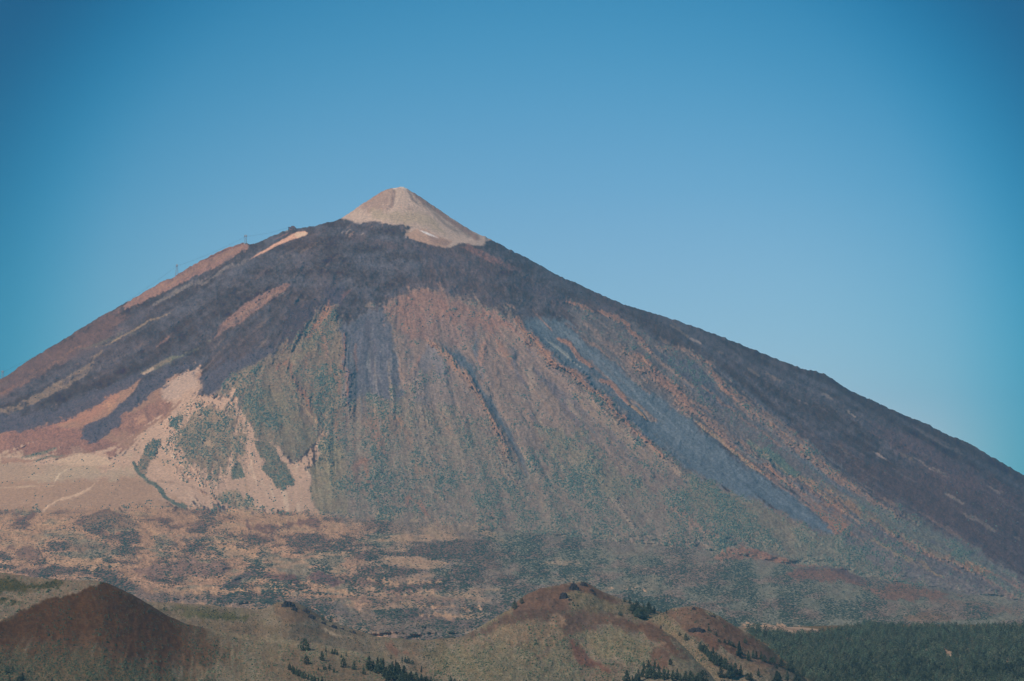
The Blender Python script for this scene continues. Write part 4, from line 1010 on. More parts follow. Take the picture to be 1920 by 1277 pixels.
# ------------------------------------------------------------------ shrubs: countless, one object for each stretch of land
def shrub_mesh(name, label, P, size, tint, wide=1.0, tall=1.0):
    """low lumpy cushions, 13 corners each"""
    n = len(P)
    ang = rng.uniform(0, 6.28, n)[:, None] + np.linspace(0, 2 * math.pi, 7)[:-1][None]
    r1 = size[:, None] * rng.uniform(.65, 1.1, (n, 6)); r2 = size[:, None] * rng.uniform(.35, .75, (n, 6))
    V = np.zeros((n, 13, 3), dtype=np.float32)
    V[:, 0:6, 0] = r1 * np.cos(ang); V[:, 0:6, 1] = r1 * np.sin(ang); V[:, 0:6, 2] = -size[:, None] * .5
    V[:, 6:12, 0] = r2 * np.cos(ang + .5); V[:, 6:12, 1] = r2 * np.sin(ang + .5); V[:, 6:12, 2] = size[:, None] * rng.uniform(.4, .75, (n, 6))
    V[:, 12, 2] = size * rng.uniform(.75, 1.05, n)
    V[..., 0] *= wide; V[..., 2] *= tall
    V += P[:, None]
    f = []
    for i in range(6):
        j = (i + 1) % 6
        f += [[i, j, 6 + i], [j, 6 + j, 6 + i], [6 + i, 6 + j, 12]]
    f = np.array(f)[None] + 13 * np.arange(n)[:, None, None]
    T = np.repeat(tint[:, None], 13, 1) * rng.uniform(.8, 1.25, (n, 13, 1))
    me = mesh_np(name, V, f, M_LEAF, T.reshape(-1, 3), False, 3)
    return link(name, me, kind='stuff', label=label)


def scatter(n, x0, x1, y0, y1, sheet, clump):
    x = rng.uniform(x0, x1, n); y = rng.uniform(y0, y1, n)
    d = sample(sheet.veg, x, y) + (np.where(y > interp(x, BASELINE), .25, .5) if sheet is FAR else .3) * sample(clump, x, y) * (sample(sheet.veg, x, y) > .04)
    if sheet is FAR:
        on = sm(interp(x, BASELINE) - y, 0, 30)
        d = d * np.clip(.8 + on * (.7 * sample(L3, x, y) + .4 * sample(L2, x, y)) + (1 - on) * .5 * sample(H2, x, y) + .5 * sample(N3, x, y), 0.05, 1.6)
    k = rng.rand(n) < np.clip(d, 0, 1) ** 1.2
    return x[k], y[k]


GREENS = np.array([(.100, .120, .080), (.086, .108, .076), (.116, .128, .085), (.060, .076, .056)])
# far
x, y = scatter(400000, -150, 2070, 560, 1200, FAR, N2)
x2, y2 = scatter(110000, -150, 2070, 960, 1190, FAR, H1)
k2 = y2 > interp(x2, BASELINE)
x = np.concatenate([x, x2[k2]]); y = np.concatenate([y, y2[k2]])
k = (y > interp(x, SKYLINE) + 12)
x, y = x[k], y[k]
D = far_depth(x, y) - relief(x, y)
Pt = point(x, y, D)
sz = rng.uniform(1.5, 3.6, len(x)) * np.where(y > interp(x, BASELINE), .9, 1.0) * (1 + .3 * sample(N3, x, y))
tn = GREENS[rng.randint(0, 4, len(x))] * rng.uniform(.8, 1.2, (len(x), 1))
up_ = y < interp(x, BASELINE)
shrub_mesh('shrubs', 'grey green broom bushes dotting the lower slopes of the volcano', Pt[up_], sz[up_], tn[up_])
shrub_mesh('shrubs', 'green and brown scrub spread over the plain', Pt[~up_], sz[~up_] * .72, tn[~up_] * .9, 1.6, .7)
print('far shrubs', len(x))
# near
NG = np.array([(.125, .135, .072), (.095, .112, .062), (.140, .138, .080), (.065, .078, .045)])
for key, n_, lab in [('A', 80000, 'green bushes over the brown hill at the left'), ('B', 52000, 'green scrub on the low ridge and the valley under it'), ('C1', 26000, 'scattered bushes in the bowl behind the crater rim'),
                     ('C2', 48000, 'small bushes over the tan crater rim hill'), ('D', 26000, 'low scrub between the pines of the red brown hill'), ('E', 6000, 'undergrowth between the forest pines')]:
    h = hills[key]
    x, y = scatter(n_, max(h.x0, -160), min(h.x1, 2070), 1075, 1310, h.sheet, N2)
    k = y > h.yc(x) + .5; x, y = x[k], y[k]
    Pn, D = on_hill(key, x, y)
    sz = rng.uniform(.45, 1.05, len(x)) * (1 + .3 * sample(N3, x, y)) * (1 + .9 * (rng.rand(len(x)) < .05))
    gl = np.clip(sample(h.sheet.c, x, y).mean(1) / .16, .38, 1.0)[:, None]      # bush colour gets darker where the ground colour is darker
    shrub_mesh('shrubs', lab, Pn, sz, NG[rng.randint(0, 4, len(x))] * gl * rng.uniform(.8, 1.3, (len(x), 1)))

# ------------------------------------------------------------------ boulders on the crests of the red ribs
def boulder_mesh(name, label, P, size, tint):
    n = len(P)
    g = np.array([(0, 0, 1), (.9, 0, .3), (.3, .85, .35), (-.7, .5, .3), (-.7, -.5, .3), (.3, -.85, .35), (0, 0, -.8)])
    f = np.array([(0, 1, 2), (0, 2, 3), (0, 3, 4), (0, 4, 5), (0, 5, 1), (6, 2, 1), (6, 3, 2), (6, 4, 3), (6, 5, 4), (6, 1, 5)])
    V = g[None] * size[:, None, None] * rng.uniform(.6, 1.3, (n, 7, 3)) + P[:, None]
    me = mesh_np(name, V, f[None] + 7 * np.arange(n)[:, None, None], M_LEAF, np.repeat(tint, 7, 0), False, 3)
    return link(name, me, kind='stuff', label=label)


x = rng.uniform(-100, 2000, 60000); y = rng.uniform(440, 1000, 60000)
rr = sample(FAR.rel, x, y)
k = (y > interp(x, SKYLINE) + 8) & (y < interp(x, BASELINE)) & (rng.rand(len(x)) < np.clip(rr / 60, 0, .35) + .012 * (sample(SAND, x, y) < .3) * (y < 650))
x, y = x[k], y[k]
Pt = point(x, y, far_depth(x, y) - relief(x, y))
boulder_mesh('boulders', 'loose dark and reddish lava blocks along the ribs of the volcano', Pt, rng.uniform(1.5, 4.5, len(x)) ** 1.0,
             np.array([(.10, .07, .065), (.20, .13, .11), (.06, .05, .055)])[rng.randint(0, 3, len(x))])
print('boulders', len(x))


# ------------------------------------------------------------------ pines
def crown_arrays(seed, h=1.0, wide=.30, lean=0.0, n=150, round_=.0, base=.08):
    """tufts of needles set on whorled limbs; unit height"""
    r = np.random.RandomState(seed)
    V = []; Fc = []; T = []
    k = 0
    lob = r.uniform(.7, 1.25, 9)
    for i in range(n):
        z = base + (1 - base) * (r.rand() ** 1.1)
        rad = wide * ((1 - z) ** (.75 - .35 * round_) * (1 + .15 * round_) + .04) * (1 if z > base + .12 else .75)
        a = r.uniform(0, 6.283)
        rad *= lob[int(a / 6.283 * 9) % 9] * lob[int(z * 8.9) % 9]
        q = rad * r.uniform(.25, 1) ** .6
        c = np.array([q * math.cos(a) + lean * z, q * math.sin(a), z])
        s = r.uniform(.045, .085) * (1.15 - .5 * z) * (wide / .3) ** .5
        pts = []
        tip = c + np.array([math.cos(a) * s * .8, math.sin(a) * s * .8, s * r.uniform(.1, .7)])
        for m in range(3):
            b = a + 2.094 * m + r.uniform(-.5, .5)
            pts.append(c + s * np.array([math.cos(b) * .8, math.sin(b) * .8, r.uniform(-.5, .1)]))
        pts.append(tip); pts.append(c + np.array([0, 0, s * 1.1]))
        V += pts; Fc += [[k, k + 1, k + 4], [k + 1, k + 2, k + 4], [k + 2, k, k + 4], [k, k + 1, k + 3], [k + 2, k + 3, k]]
        g = r.uniform(.7, 1.3)
        T += [np.array((.062, .072, .042)) * g] * 5
        k += 5
    return np.array(V), np.array(Fc), np.array(T)


def trunk_arrays(h=1.0, r0=.018):
    V = []; Fq = []
    N = 6
    zs = [(-.04, 1.25), (.06, 1.0), (.3, .8), (.6, .5), (.92, .15)]
    for z, s in zs:
        for i in range(N):
            a = i / N * 6.283
            V.append((r0 * s * math.cos(a) + .01 * math.sin(z * 5), r0 * s * math.sin(a), z))
    for j in range(len(zs) - 1):
        for i in range(N):
            Fq.append((j * N + i, j * N + (i + 1) % N, (j + 1) * N + (i + 1) % N, (j + 1) * N + i))
    # limbs
    r = np.random.RandomState(5)
    for j in range(10):
        z = .15 + .07 * j; a = j * 2.4; L = .22 * (1 - z) + .05; k = len(V)
        d = np.array((math.cos(a), math.sin(a), .25)); p = np.array((0, 0, z)); s = np.array((-math.sin(a), math.cos(a), 0)) * r0 * .35
        V += [tuple(p + s), tuple(p - s), tuple(p - s * .4 + d * L), tuple(p + s * .4 + d * L)]
        V += [tuple(p + np.array((0, 0, r0 * .5))), tuple(p + d * L + np.array((0, 0, r0 * .2)))]
        Fq += [(k, k + 1, k + 2, k + 3), (k, k + 4, k + 5, k + 3), (k + 4, k + 1, k + 2, k + 5)]
    return np.array(V), np.array(Fq)


tv, tf = trunk_arrays()
TRUNK = mesh_np('trunk', tv, tf, M_BARK, None, False)
KINDS = [dict(wide=.22), dict(wide=.27), dict(wide=.34, round_=.8), dict(wide=.17), dict(wide=.45, round_=1.0, base=.02), dict(wide=.25, lean=.05)]
CR = [crown_arrays(s + 3, n=230, **kw) for s, kw in enumerate(KINDS)]
CROWN = [mesh_np('crown', v, f, M_PINE, t_, False, 3) for v, f, t_ in CR]
pine0 = link('pine_tree', None)
c0 = link('crown', CROWN[0], pine0); t0 = link('trunk', TRUNK, pine0)
pine_used = False


def pine(loc, h, kind, label, group=None, sx=1.0):
    global pine_used
    if not pine_used:
        r, c, t = pine0, c0, t0; pine_used = True
    else:
        r = pine0.copy(); sc.collection.objects.link(r)
        c = c0.copy(); sc.collection.objects.link(c); c.parent = r
        t = t0.copy(); sc.collection.objects.link(t); t.parent = r
        for k_ in list(r.keys()):
            del r[k_]
    c.data = CROWN[kind]
    r.location = loc; r.scale = (h * sx, h * sx, h); r.rotation_euler = (0, 0, rng.uniform(0, 6.28))
    r['label'] = label; r['category'] = 'pine'
    if group:
        r['group'] = group
    return r


def place(x, yb, hpx, kind, label, group=None, sx=1.0, key=None):
    if key is None:
        key, _ = near_owner(x, yb)
    if key is None:
        D = far_depth(np.array([x]), np.array([yb])); Pp = point([x], [yb], D)[0]; D = D[0]
    else:
        Pp, D = on_hill(key, [x], [yb]); Pp = Pp[0]; D = D[0]
    h = hpx * D / F * 1.06
    pine(tuple(Pp), h, kind, label, group, sx)


PINES = [
 # alone on the left hill
 (572, 1220, 21, 4, 'broad round pine, largest of the lone ones above the left pine row', 1.05), (575, 1246, 15, 2, 'bushy pine just below the broad round pine', 1.1),
 (603.5, 1239, 17, 1, 'pine with a forked dark foot, right of the bushy pine under the round one', 1.15), (611, 1223, 11, 3, 'thin pale pine, right of the broad round pine', 1), (649, 1231, 9, 3, 'small thin pine alone on the pale crest strip', 1),
 (644, 1252, 17, 2, 'bushy pine midway between the round pine and the large group', .95), (664, 1256, 16, 1, 'pine at the left edge of the large group, with a gap below it', 1.15),
 (682, 1265, 13, 1, 'short cone shaped pine at the front left of the large group', 1.1), (733, 1236, 9, 3, 'small pine alone above the large group, near the red scar', 1), (790, 1261, 12, 3, 'narrow pine leaning at the right end of the crest line', 1),
 (742, 1256, 19, 3, 'very thin spire pine standing out of the large group', .8), (781, 1177, 7, 3, 'tiny dark pine alone on the brown mound in the valley', 1.2), (308, 1144, 6, 4, 'tiny dark bushy pine beside the crest of the left hill', .8),
 (605, 1163, 8, 4, 'low rounded pine at the left behind the black crags', 1), (620, 1167, 10, 4, 'taller rounded pine at the right behind the black crags', .8),
 (965, 1143, 15, 2, 'larger of the two pines on the left shoulder of the brown peak', 1), (979, 1132, 10, 4, 'smaller upper pine on the left shoulder of the brown peak', .8),
 (1245, 1146, 6, 3, 'small dark pine right above the clump in the bowl', 1.1), (1250, 1151, 9, 3, 'slim pine between the bowl clump and the red brown hill top', 1.2), (1163, 1154, 8, 4, 'round pine alone left of the clump in the bowl', 1),
 (1171, 1129, 8, 1, 'left one of the little pines above the bowl clump', 1.2), (1179, 1123, 7, 1, 'highest little pine above the bowl clump', 1.2), (1181, 1132, 10, 1, 'middle one of the little pines above the bowl clump', 1.1), (1204, 1132, 8, 1, 'right one of the little pines above the bowl clump', 1.2),
 (1257, 1247, 11, 2, 'lone pine on the bare red patch of the crater rim hill', 1), (1274, 1192, 7, 4, 'low pine at the left of the grey crag', .8), (1286, 1201, 12, 2, 'dark bushy pine below the grey crag', 1), (1329, 1183, 9, 1, 'pine just right of the grey crag', 1.2),
 (1343, 1192, 8, 1, 'small pine right of the crag, a step lower', 1.2), (1348, 1204, 5, 4, 'tiny round pine above the red strip', 1), (1397, 1206, 9, 4, 'round pine high on the right flank of the red brown hill', .9),
 (1376, 1213, 7, 1, 'small pine at the end of the short upper row', 1.2), (1386, 1232, 28, 3, 'tall thin pine in the middle of the red brown hill', 1.2), (1403, 1239, 18, 0, 'pointed pine right of the tall thin one', 1.1),
 (1427, 1237, 15, 0, 'pine with a pointed top above the round pair', 1.1), (1433, 1241, 12, 4, 'round pine joined to the pointed one', .9), (1422, 1268, 14, 0, 'slim pine alone low on the scrub slope', 1.1),
 (1389, 1268, 20, 0, 'upright pine at the right end of the dark column row', 1), (1457, 1254, 6, 4, 'low bush-like pine near the forest edge track', 1), (1352, 1271, 22, 1, 'stout dark pine at the foot of the column row', 1.1)]
for x_, y_, h_, k_, lab, sx_ in PINES:
    place(x_, y_, h_, k_, lab, None, sx_)
CLUMPS = [
 ('pine in the short row running down the left hill', 'left hill pine row', [(543, 1257, 12), (549, 1262, 14), (556, 1266, 12), (561, 1268, 12), (570, 1273, 13), (578, 1275, 12), (585, 1278, 12), (590, 1280, 12), (604, 1281, 12), (597, 1281, 10), (566, 1271, 11), (552, 1264, 12)]),
 ('small young pine scattered above the short pine row', 'young pines on the left hill', [(597, 1257, 6), (607, 1256, 7), (617, 1255, 9), (626, 1261, 9)]),
 ('green pine in the short slanting hedge of pines on the crest strip', 'slanting pine hedge', [(623, 1226, 9), (628, 1227, 11), (632, 1229, 9), (640, 1234, 8)]),
 ('pine in the dense large group at the bottom of the left hill', 'large left hill pine group', [(692, 1257, 25), (700, 1258, 18), (708, 1258, 24), (714, 1262, 26), (718, 1260, 24), (720, 1270, 14), (730, 1275, 26), (738, 1276, 28), (735, 1268, 24), (748, 1277, 28), (756, 1278, 28), (745, 1270, 26),
   (762, 1281, 20), (767, 1283, 20), (772, 1282, 22), (780, 1284, 22), (790, 1285, 20), (797, 1284, 14), (800, 1285, 16), (808, 1285, 16), (815, 1287, 12), (726, 1285, 16), (705, 1262, 18), (752, 1285, 24), (724, 1270, 18)]),
 ('low pine in the line just below the pale crest, above the large group', 'low pines below the crest', [(754, 1241, 10), (760, 1243, 11), (765, 1244, 9), (773, 1246, 8)]),
 ('faint pine at the bottom edge of the valley', 'valley bottom pines', [(845, 1283, 15), (852, 1285, 12), (862, 1286, 11)]),
 ('pine in the dense dark clump filling the bowl', 'bowl clump', [(1193, 1142, 15), (1196, 1136, 9), (1184, 1146, 12), (1189, 1152, 14), (1196, 1158, 16), (1203, 1160, 16), (1209, 1156, 16), (1214, 1151, 18), (1220, 1149, 16), (1226, 1148, 12), (1199, 1150, 14), (1207, 1148, 14), (1187, 1141, 10), (1204, 1155, 14), (1217, 1147, 17), (1191, 1146, 12), (1210, 1161, 12)]),
 ('pine in the front group below the red patch of the crater rim hill', 'front pine group', [(1207, 1253, 13), (1217, 1252, 14), (1228, 1253, 14), (1234, 1254, 9), (1176, 1280, 22), (1197, 1278, 22), (1186, 1283, 16), (1192, 1281, 16)] +
   [(1204 + 8 * i + (i % 3), 1270 + .6 * i + 2 * (i % 2), 14 + 3 * ((i * 7) % 3)) for i in range(15)] + [(1208 + 9 * i, 1263 + .9 * i, 12) for i in range(7)]),
 ('pine in the slanting dark column row between crater rim and red brown hill', 'slanting column row', [(1313, 1218, 14), (1321, 1224, 14), (1327, 1232, 14), (1337, 1226, 13), (1332, 1240, 16), (1339, 1244, 18), (1346, 1249, 20), (1349, 1247, 18), (1325, 1228, 13), (1343, 1240, 16), (1353, 1250, 18),
   (1361, 1255, 19), (1366, 1272, 24), (1371, 1271, 26), (1377, 1268, 24), (1358, 1252, 18), (1317, 1222, 12), (1335, 1236, 14)]),
 ('small pine in the short upper row under the red hill top', 'short upper row', [(1359, 1206, 8), (1367, 1209, 9), (1371, 1211, 8)]),
 ('pine scattered along the foot of the red brown hill before the forest', 'pines at the hill foot', [(1402, 1275, 12), (1408, 1276, 14), (1412, 1234, 14), (1418, 1233, 12), (1445, 1244, 12), (1451, 1244, 12), (1455, 1281, 22), (1462, 1282, 20), (1476, 1277, 18), (1493, 1281, 22), (1465, 1250, 14), (1480, 1257, 14), (1486, 1257, 12),
   (1505, 1270, 18), (1448, 1242, 10), (1388, 1226, 14), (1498, 1276, 14), (1488, 1262, 13), (1458, 1278, 18)]),
 ('dark pine at the very bottom left corner of the left hill', 'corner pines', [(13, 1262, 10), (24, 1260, 12), (18, 1279, 12), (42, 1276, 14), (98, 1281, 10), (36, 1281, 12)])]
nclump = 0
for lab, grp, pts in CLUMPS:
    for x_, y_, h_ in pts:
        place(x_, y_, h_, [0, 1, 5, 2, 0, 3][rng.randint(0, 6)], lab, grp, rng.uniform(1.2, 1.55)); nclump += 1
nlone = len(PINES) + nclump

# the forest: the pines that show largest are trees of their own, the mass behind is one stand
GAPS = [(1660, 1215, 9, 2.5), (1580, 1228, 8, 2.5), (1500, 1215, 5, 2), (1800, 1252, 10, 3), (1720, 1262, 6, 3), (1860, 1205, 8, 2), (1640, 1250, 7, 2.5), (1560, 1262, 8, 3), (1900, 1215, 5, 2), (1778, 1222, 9, 7), (1738, 1216, 7, 4), (1722, 1210, 6, 3), (1790, 1225, 5, 3), (1822, 1218, 5, 3), (1612, 1197, 6, 2.5), (1592, 1192, 4, 2.5), (1888, 1235, 6, 3), (1852, 1243, 5, 2.5), (1545, 1238, 5, 2), (1672, 1268, 8, 3), (1635, 1202, 4, 2), (1890, 1260, 4, 2), (1440, 1185, 2, 1), (1705, 1209, 5, 2)]
fx_, fy_ = [], []
hE = hills['E']
yy = 1178.0
while yy < 1345:
    step = 2.0 + (yy - 1178) * .017
    xs = np.arange(1340, 2250, 5.2) + rng.uniform(-3.4, 3.4, len(np.arange(1340, 2250, 5.2))) + (yy * 7.3) % 5
    for xx in xs:
        y_ = yy + rng.uniform(-1.6, 1.6)
        edge = np.interp(xx, [1390, 1400, 1440, 1480, 1530, 1560, 1600, 1640, 2080], [1230, 1183, 1188, 1192, 1192, 1186, 1181, 1178, 1179])
        if y_ < edge + 1.5 * math.sin(xx * .3):
            continue
        if any(((xx - g[0]) / g[2]) ** 2 + ((y_ - g[1] - 7) / (g[3] + 1)) ** 2 < 1 for g in GAPS):
            continue
        k_, d_ = near_owner(xx, min(y_, 1399))
        if k_ != 'E' and not (k_ == 'D' and False):
            continue
        if rng.rand() < .05:
            continue
        fx_.append(xx); fy_.append(y_)
    yy += step
fx_ = np.array(fx_); fy_ = np.array(fy_)
Pf, Df = on_hill('E', fx_, fy_)
hf = rng.uniform(8, 15.5, len(fx_)) * (1 + .1 * sample(N3, fx_, fy_))
inview = (fx_ < 1922) & (fy_ < 1286)
order = np.argsort(np.where(inview, -hf / Df * (1 + .5 * (fy_ > 1240)), 1))
nind = 298 - nlone
ind = order[:nind]
for i in ind:
    pine(tuple(Pf[i]), float(hf[i]), [0, 1, 5, 2, 1, 0][rng.randint(0, 6)], 'tall dark green pine in the nearest rows of the dense forest at the right', 'nearest forest pines', rng.uniform(1.3, 1.7))
rest = np.setdiff1d(np.arange(len(fx_)), ind)
CL = [crown_arrays(s + 30, n=75, **KINDS[s]) for s in (0, 1, 2, 5)]
VS, FS, TS = [], [], []; off = 0
for i in rest:
    v, f, t_ = CL[rng.randint(0, 4)]
    a = rng.uniform(0, 6.28); ca, sa = math.cos(a), math.sin(a)
    s_ = hf[i] * rng.uniform(1.3, 1.8)
    q = np.stack([(v[:, 0] * ca - v[:, 1] * sa) * s_, (v[:, 0] * sa + v[:, 1] * ca) * s_, v[:, 2] * hf[i]], -1) + Pf[i]
    VS.append(q); FS.append(f + off); TS.append(t_ * rng.uniform(.55, 1.6) * np.array([rng.uniform(.85, 1.2), 1, 1])); off += len(v)
link('pine_forest', mesh_np('pine_forest', np.concatenate(VS), np.concatenate(FS), M_PINE, np.concatenate(TS), False, 3), kind='stuff', label='dense dark pine forest mass on level ground at the right')
print('pines single', nlone + len(ind), 'forest', len(rest), 'tris', off)

# ------------------------------------------------------------------ crags
def crag(x, y, w, hpx, key, label, seed, depth=1.0):
    """a jagged heap of basalt blocks"""
    r = np.random.RandomState(seed)
    Pp, D = on_hill(key, [x], [y]); s = D[0] / F
    V = []; Fc = []
    nb = max(7, int(w * 1.3))
    for b in range(nb):
        u = r.uniform(-1, 1)
        hh = hpx * s * (1 - .45 * u * u) * r.uniform(.45, .95)
        cx = u * w * .5 * s; cy = r.uniform(-.5, .5) * w * .25 * s * depth
        rad = w * s * r.uniform(.09, .19)
        k = len(V); N = 6
        yb_, Dq = on_hill(key, [x + cx / s], [y])
        for lev, sc_ in ((-.5, 1.15), (.45, 1.0), (.85, .85), (1.0, .5)):
            for i in range(N):
                a = i / N * 6.283 + r.uniform(-.25, .25)
                V.append((cx + rad * sc_ * math.cos(a) * r.uniform(.5, 1.35), cy + rad * sc_ * math.sin(a) * r.uniform(.5, 1.35), lev * hh + r.uniform(-.2, .2) * hh))
        for j in range(3):
            for i in range(N):
                Fc.append((k + j * N + i, k + j * N + (i + 1) % N, k + (j + 1) * N + (i + 1) % N, k + (j + 1) * N + i))
        t_ = k + 3 * N
        Fc.append((t_, t_ + 1, t_ + 2, t_ + 3)); Fc.append((t_, t_ + 3, t_ + 4, t_ + 5))
    o = link('rock_outcrop', mesh_np('rock_outcrop', np.array(V), np.array(Fc), M_ROCK, None, False), label=label, category='rock')
    o.location = tuple(Pp[0])
    return o


for a in [(540, 1138, 20, 12, 'B', 'large black crag crowning the green ridge', 1), (552, 1145, 11, 8, 'B', 'black crag just below the crowning one', 2), (573, 1148, 12, 8, 'B', 'upper of the two black crags halfway down the ridge', 3),
          (583, 1159, 14, 7, 'B', 'lower black crag halfway down the ridge', 4), (606, 1170, 9, 5, 'B', 'dark crag between the two rounded pines', 5), (624, 1177, 14, 6, 'B', 'long dark crag right of the rounded pines', 6), (661, 1187, 10, 6, 'B', 'small black crag at the low end of the ridge', 7),
          (641, 1180, 8, 4, 'B', 'thin dark rock between the long crag and the last crag', 15),
          (1075, 1106, 17, 13, 'C1', 'dark crag at the left of the notch in the brown peak', 8), (1094, 1098, 12, 7, 'C1', 'low dark crag on the topmost point of the brown peak', 9), (1057, 1122, 15, 12, 'C1', 'dark slanting crag below the left side of the brown peak', 10),
          (1068, 1126, 8, 4, 'C1', 'small rock trailing below the slanting crag', 16), (1110, 1109, 10, 6, 'C1', 'small dark crag right of the brown peak top', 11), (1114, 1115, 9, 4, 'C1', 'grey crag under the small right one of the brown peak', 17),
          (1306, 1183, 26, 7, 'D', 'grey blocky crag across the middle of the red brown hill', 12), (1317, 1187, 5, 9, 'D', 'narrow black rock closing the right end of the grey crag', 18), (1300, 1143, 8, 5, 'D', 'dark crag on the top of the red brown hill', 13), (1240, 1177, 4, 5, 'C2', 'little black rock on the edge of the crater rim', 14),
          (1335, 1156, 12, 3, 'D', 'low broken rocks below the top of the red brown hill', 19)]:
    crag(*a)


# ------------------------------------------------------------------ cable car
def bars(segs, r, n=4):
    V = []; Fc = []
    for p, q in segs:
        p = np.array(p, float); q = np.array(q, float); d = q - p; d /= np.linalg.norm(d)
        a = np.cross(d, (0, 1, 0) if abs(d[1]) < .9 else (1, 0, 0)); a /= np.linalg.norm(a); b = np.cross(d, a); k = len(V)
        for e in (p, q):
            for i in range(n):
                t_ = 6.2832 * (i + .5) / n
                V.append(e + r * (a * math.cos(t_) + b * math.sin(t_)))
        for i in range(n):
            Fc.append((k + i, k + (i + 1) % n, k + n + (i + 1) % n, k + n + i))
        Fc.append((k, k + 1, k + 2, k + 3)); Fc.append((k + n, k + n + 1, k + n + 2, k + n + 3))
    return np.array(V), np.array(Fc)


def boxes(bs):
    V = []; Fc = []
    for (x, y, z, a, b, c) in bs:
        k = len(V)
        V += [(x + i * a / 2, y + j * b / 2, z + l * c) for l in (0, 1) for j in (-1, 1) for i in (-1, 1)]
        Fc += [(k, k + 1, k + 3, k + 2), (k + 4, k + 6, k + 7, k + 5), (k, k + 4, k + 5, k + 1), (k + 2, k + 3, k + 7, k + 6), (k, k + 2, k + 6, k + 4), (k + 1, k + 5, k + 7, k + 3)]
    return np.array(V, float), np.array(Fc)


def part(name, vf, mat, parent):
    return link(name, mesh_np(name, vf[0], vf[1], mat, None, False), parent)


def pylon(x, y, hpx, label, D, spread, top):
    loc = point(x, y, D); s = D / F; h = hpx * s
    r = link('cable_car_pylon', None, label=label, category='pylon', group='pylons carrying the cable car')
    r.location = tuple(loc)
    b, t_ = spread * s, top * s
    legs = [((i * b, j * b, -6), (i * t_, j * t_, h * .86)) for i in (-1, 1) for j in (-1, 1)]
    for g in legs:
        part('leg', bars([g], .55), M_STEEL, r)
    br = []
    for k in range(5):
        z0, z1 = h * .86 * k / 5, h * .86 * (k + 1) / 5
        f0, f1 = k / 5, (k + 1) / 5
        w0, w1 = b + (t_ - b) * f0, b + (t_ - b) * f1
        for j in (-1, 1):
            br += [((-w0, j * w0, z0), (w1, j * w1, z1)), ((-w1, j * w1, z1), (w1, j * w1, z1)), ((j * w0, -w0, z0), (j * w1, w1, z1))]
    part('bracing', bars(br, .22), M_STEEL, r)
    head = link('cable_head', mesh_np('cable_head', *boxes([(0, 0, h * .84, t_ * 3.4, 3, 2.2), (-t_ * 1.4, 0, h * .84 + 2, 2.5, 4, 4), (t_ * 1.4, 0, h * .84 + 2, 2.5, 4, 4)]), M_STEEL, None, False), r)
    part('saddle', boxes([(0, 0, h * .84 + 4, t_ * 2.0, 3, h * .12)]), M_CONC, head)
    part('footing', boxes([(i * b, j * b, -7, 5, 5, 8) for i in (-1, 1) for j in (-1, 1)]), M_CONC, r)
    return loc + np.array([0, 0, h * .9])


DP = float(cone_depth(np.array([460.0]), np.array([457.0]))[0])
tops = [pylon(460.5, 457, 15.5, 'short cable car pylon on the red brown knoll, nearest to the top station', 10990, 1.9, 1.6)]
tops.append(pylon(331.5, 521, 25, 'tall slender cable car pylon on the open skyline below the red brown knoll', 10990, 3.2, 1.1))
tops.append(pylon(4.5, 712, 16, 'faint cable car pylon at the left edge of the picture', 10990, 2.2, 1.2))
# top station
loc = point(548, 430.5, 10975)
st = link('cable_car_station', None, label='red brown cable car top station with a dark end tower on the left skyline', category='station')
st.location = tuple(loc)
m_ = 10975 / F
part('wall', boxes([(0, 0, -6, 11 * m_, 14, 9 + 6), (4.2 * m_, 2, -6, 6 * m_, 14, 14), (1.0 * m_, 3, -6, 6 * m_, 9, 20)]), M_REDWALL, st)
part('roof', boxes([(0, -.2, 9.02, 11.4 * m_, 15, .9), (1.0 * m_, 3, 14.02, 6.3 * m_, 9.6, .9)]), M_DARKROOF, st)
tw = link('tower', mesh_np('tower', *boxes([(-6.2 * m_, 0, -8, 2.0 * m_, 8, 19)]), M_DARKROOF, None, False), st)
part('terrace', boxes([(-9.5 * m_, 0, -14, 3.5 * m_, 10, 12), (8.5 * m_, 0, -6, 5 * m_, 12, 8)]), M_CONC, st)
for wx in (-3.5, -1.2, 1.2, 3.4):
    part('window', boxes([(wx * m_, -7.3, 3.0, 1.3 * m_, .8, 3.2)]), M_GLASSY, st)
part('door', boxes([(5.6 * m_, -7.3 + 2.2, 0, 1.4 * m_, .8, 5)]), M_GLASSY, st)
tops.insert(0, loc + np.array([-12.0, 0, 10]))


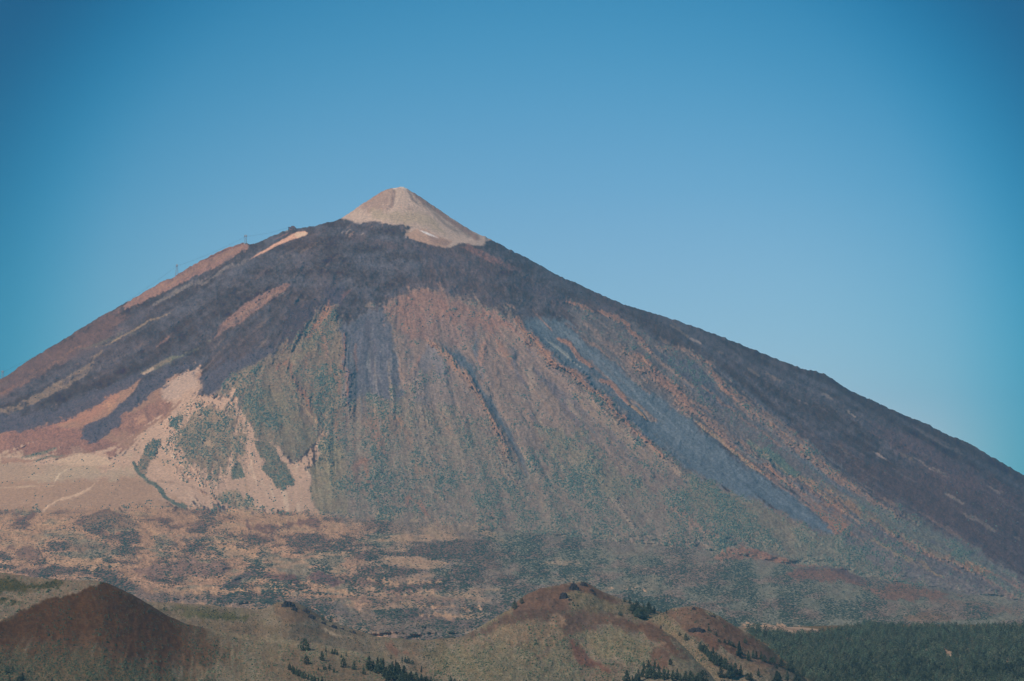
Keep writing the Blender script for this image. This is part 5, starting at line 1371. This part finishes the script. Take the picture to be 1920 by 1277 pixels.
def rope(a, b, sag, off, label):
    n = 40; pts = [a + (b - a) * (i / n) + np.array([0, off, -sag * 4 * (i / n) * (1 - i / n)]) for i in range(n + 1)]
    V, Fc = bars(list(zip(pts[:-1], pts[1:])), .17)
    link('cable', mesh_np('cable', V, Fc, M_CABLE, None, False), label=label, category='cable', group='cable car cables')


for i, nm in enumerate(['from the top station to the knoll pylon', 'from the knoll pylon down to the tall pylon', 'from the tall pylon down to the left edge pylon']):
    a, b = tops[i], tops[i + 1]
    rope(a, b, [6, 8, 26][i], -3, 'near steel cable stretched ' + nm)
    rope(a, b, [6, 8, 26][i], 3, 'far steel cable stretched ' + nm)
# cabin riding low over the skyline
cb = point(58.5, 674.5, 10990)
cabin = link('cable_car_cabin', None, label='tiny dark cable car cabin just above the left skyline', category='cable car')
cabin.location = tuple(cb)
part('body', boxes([(0, 0, -3, 7, 4, 3.6)]), M_DARKROOF, cabin)
part('window', boxes([(0, -2.1, -1.4, 6, .3, 1.4)]), M_GLASSY, cabin)
part('hanger', bars([((0, 0, .6), (-2.5, 0, 6))], .4), M_STEEL, cabin)


# ------------------------------------------------------------------ air
hz = bpy.data.materials.new('air'); hz.use_nodes = True
ht = hz.node_tree; ht.nodes.clear()
ho = ht.nodes.new('ShaderNodeOutputMaterial'); hv = ht.nodes.new('ShaderNodeVolumePrincipled')
hv.inputs['Density'].default_value = HAZE_SIGMA
hv.inputs['Color'].default_value = HAZE_COL + (1,)
hv.inputs['Anisotropy'].default_value = 0.0
ht.links.new(hv.outputs[0], ho.inputs['Volume'])
lo = np.array([-15500, -3500, -250.0]); hi = np.array([15500, 27500, 1560.0])
cv = np.array([[x, y, z] for x in (lo[0], hi[0]) for y in (lo[1], hi[1]) for z in (lo[2], hi[2])])
cf = [[0, 1, 3, 2], [4, 6, 7, 5], [0, 4, 5, 1], [2, 3, 7, 6], [0, 2, 6, 4], [1, 5, 7, 3]]
link('haze', mesh_np('haze', cv, cf, hz, None, False), kind='stuff', label='thin blue haze filling the air before the volcano')
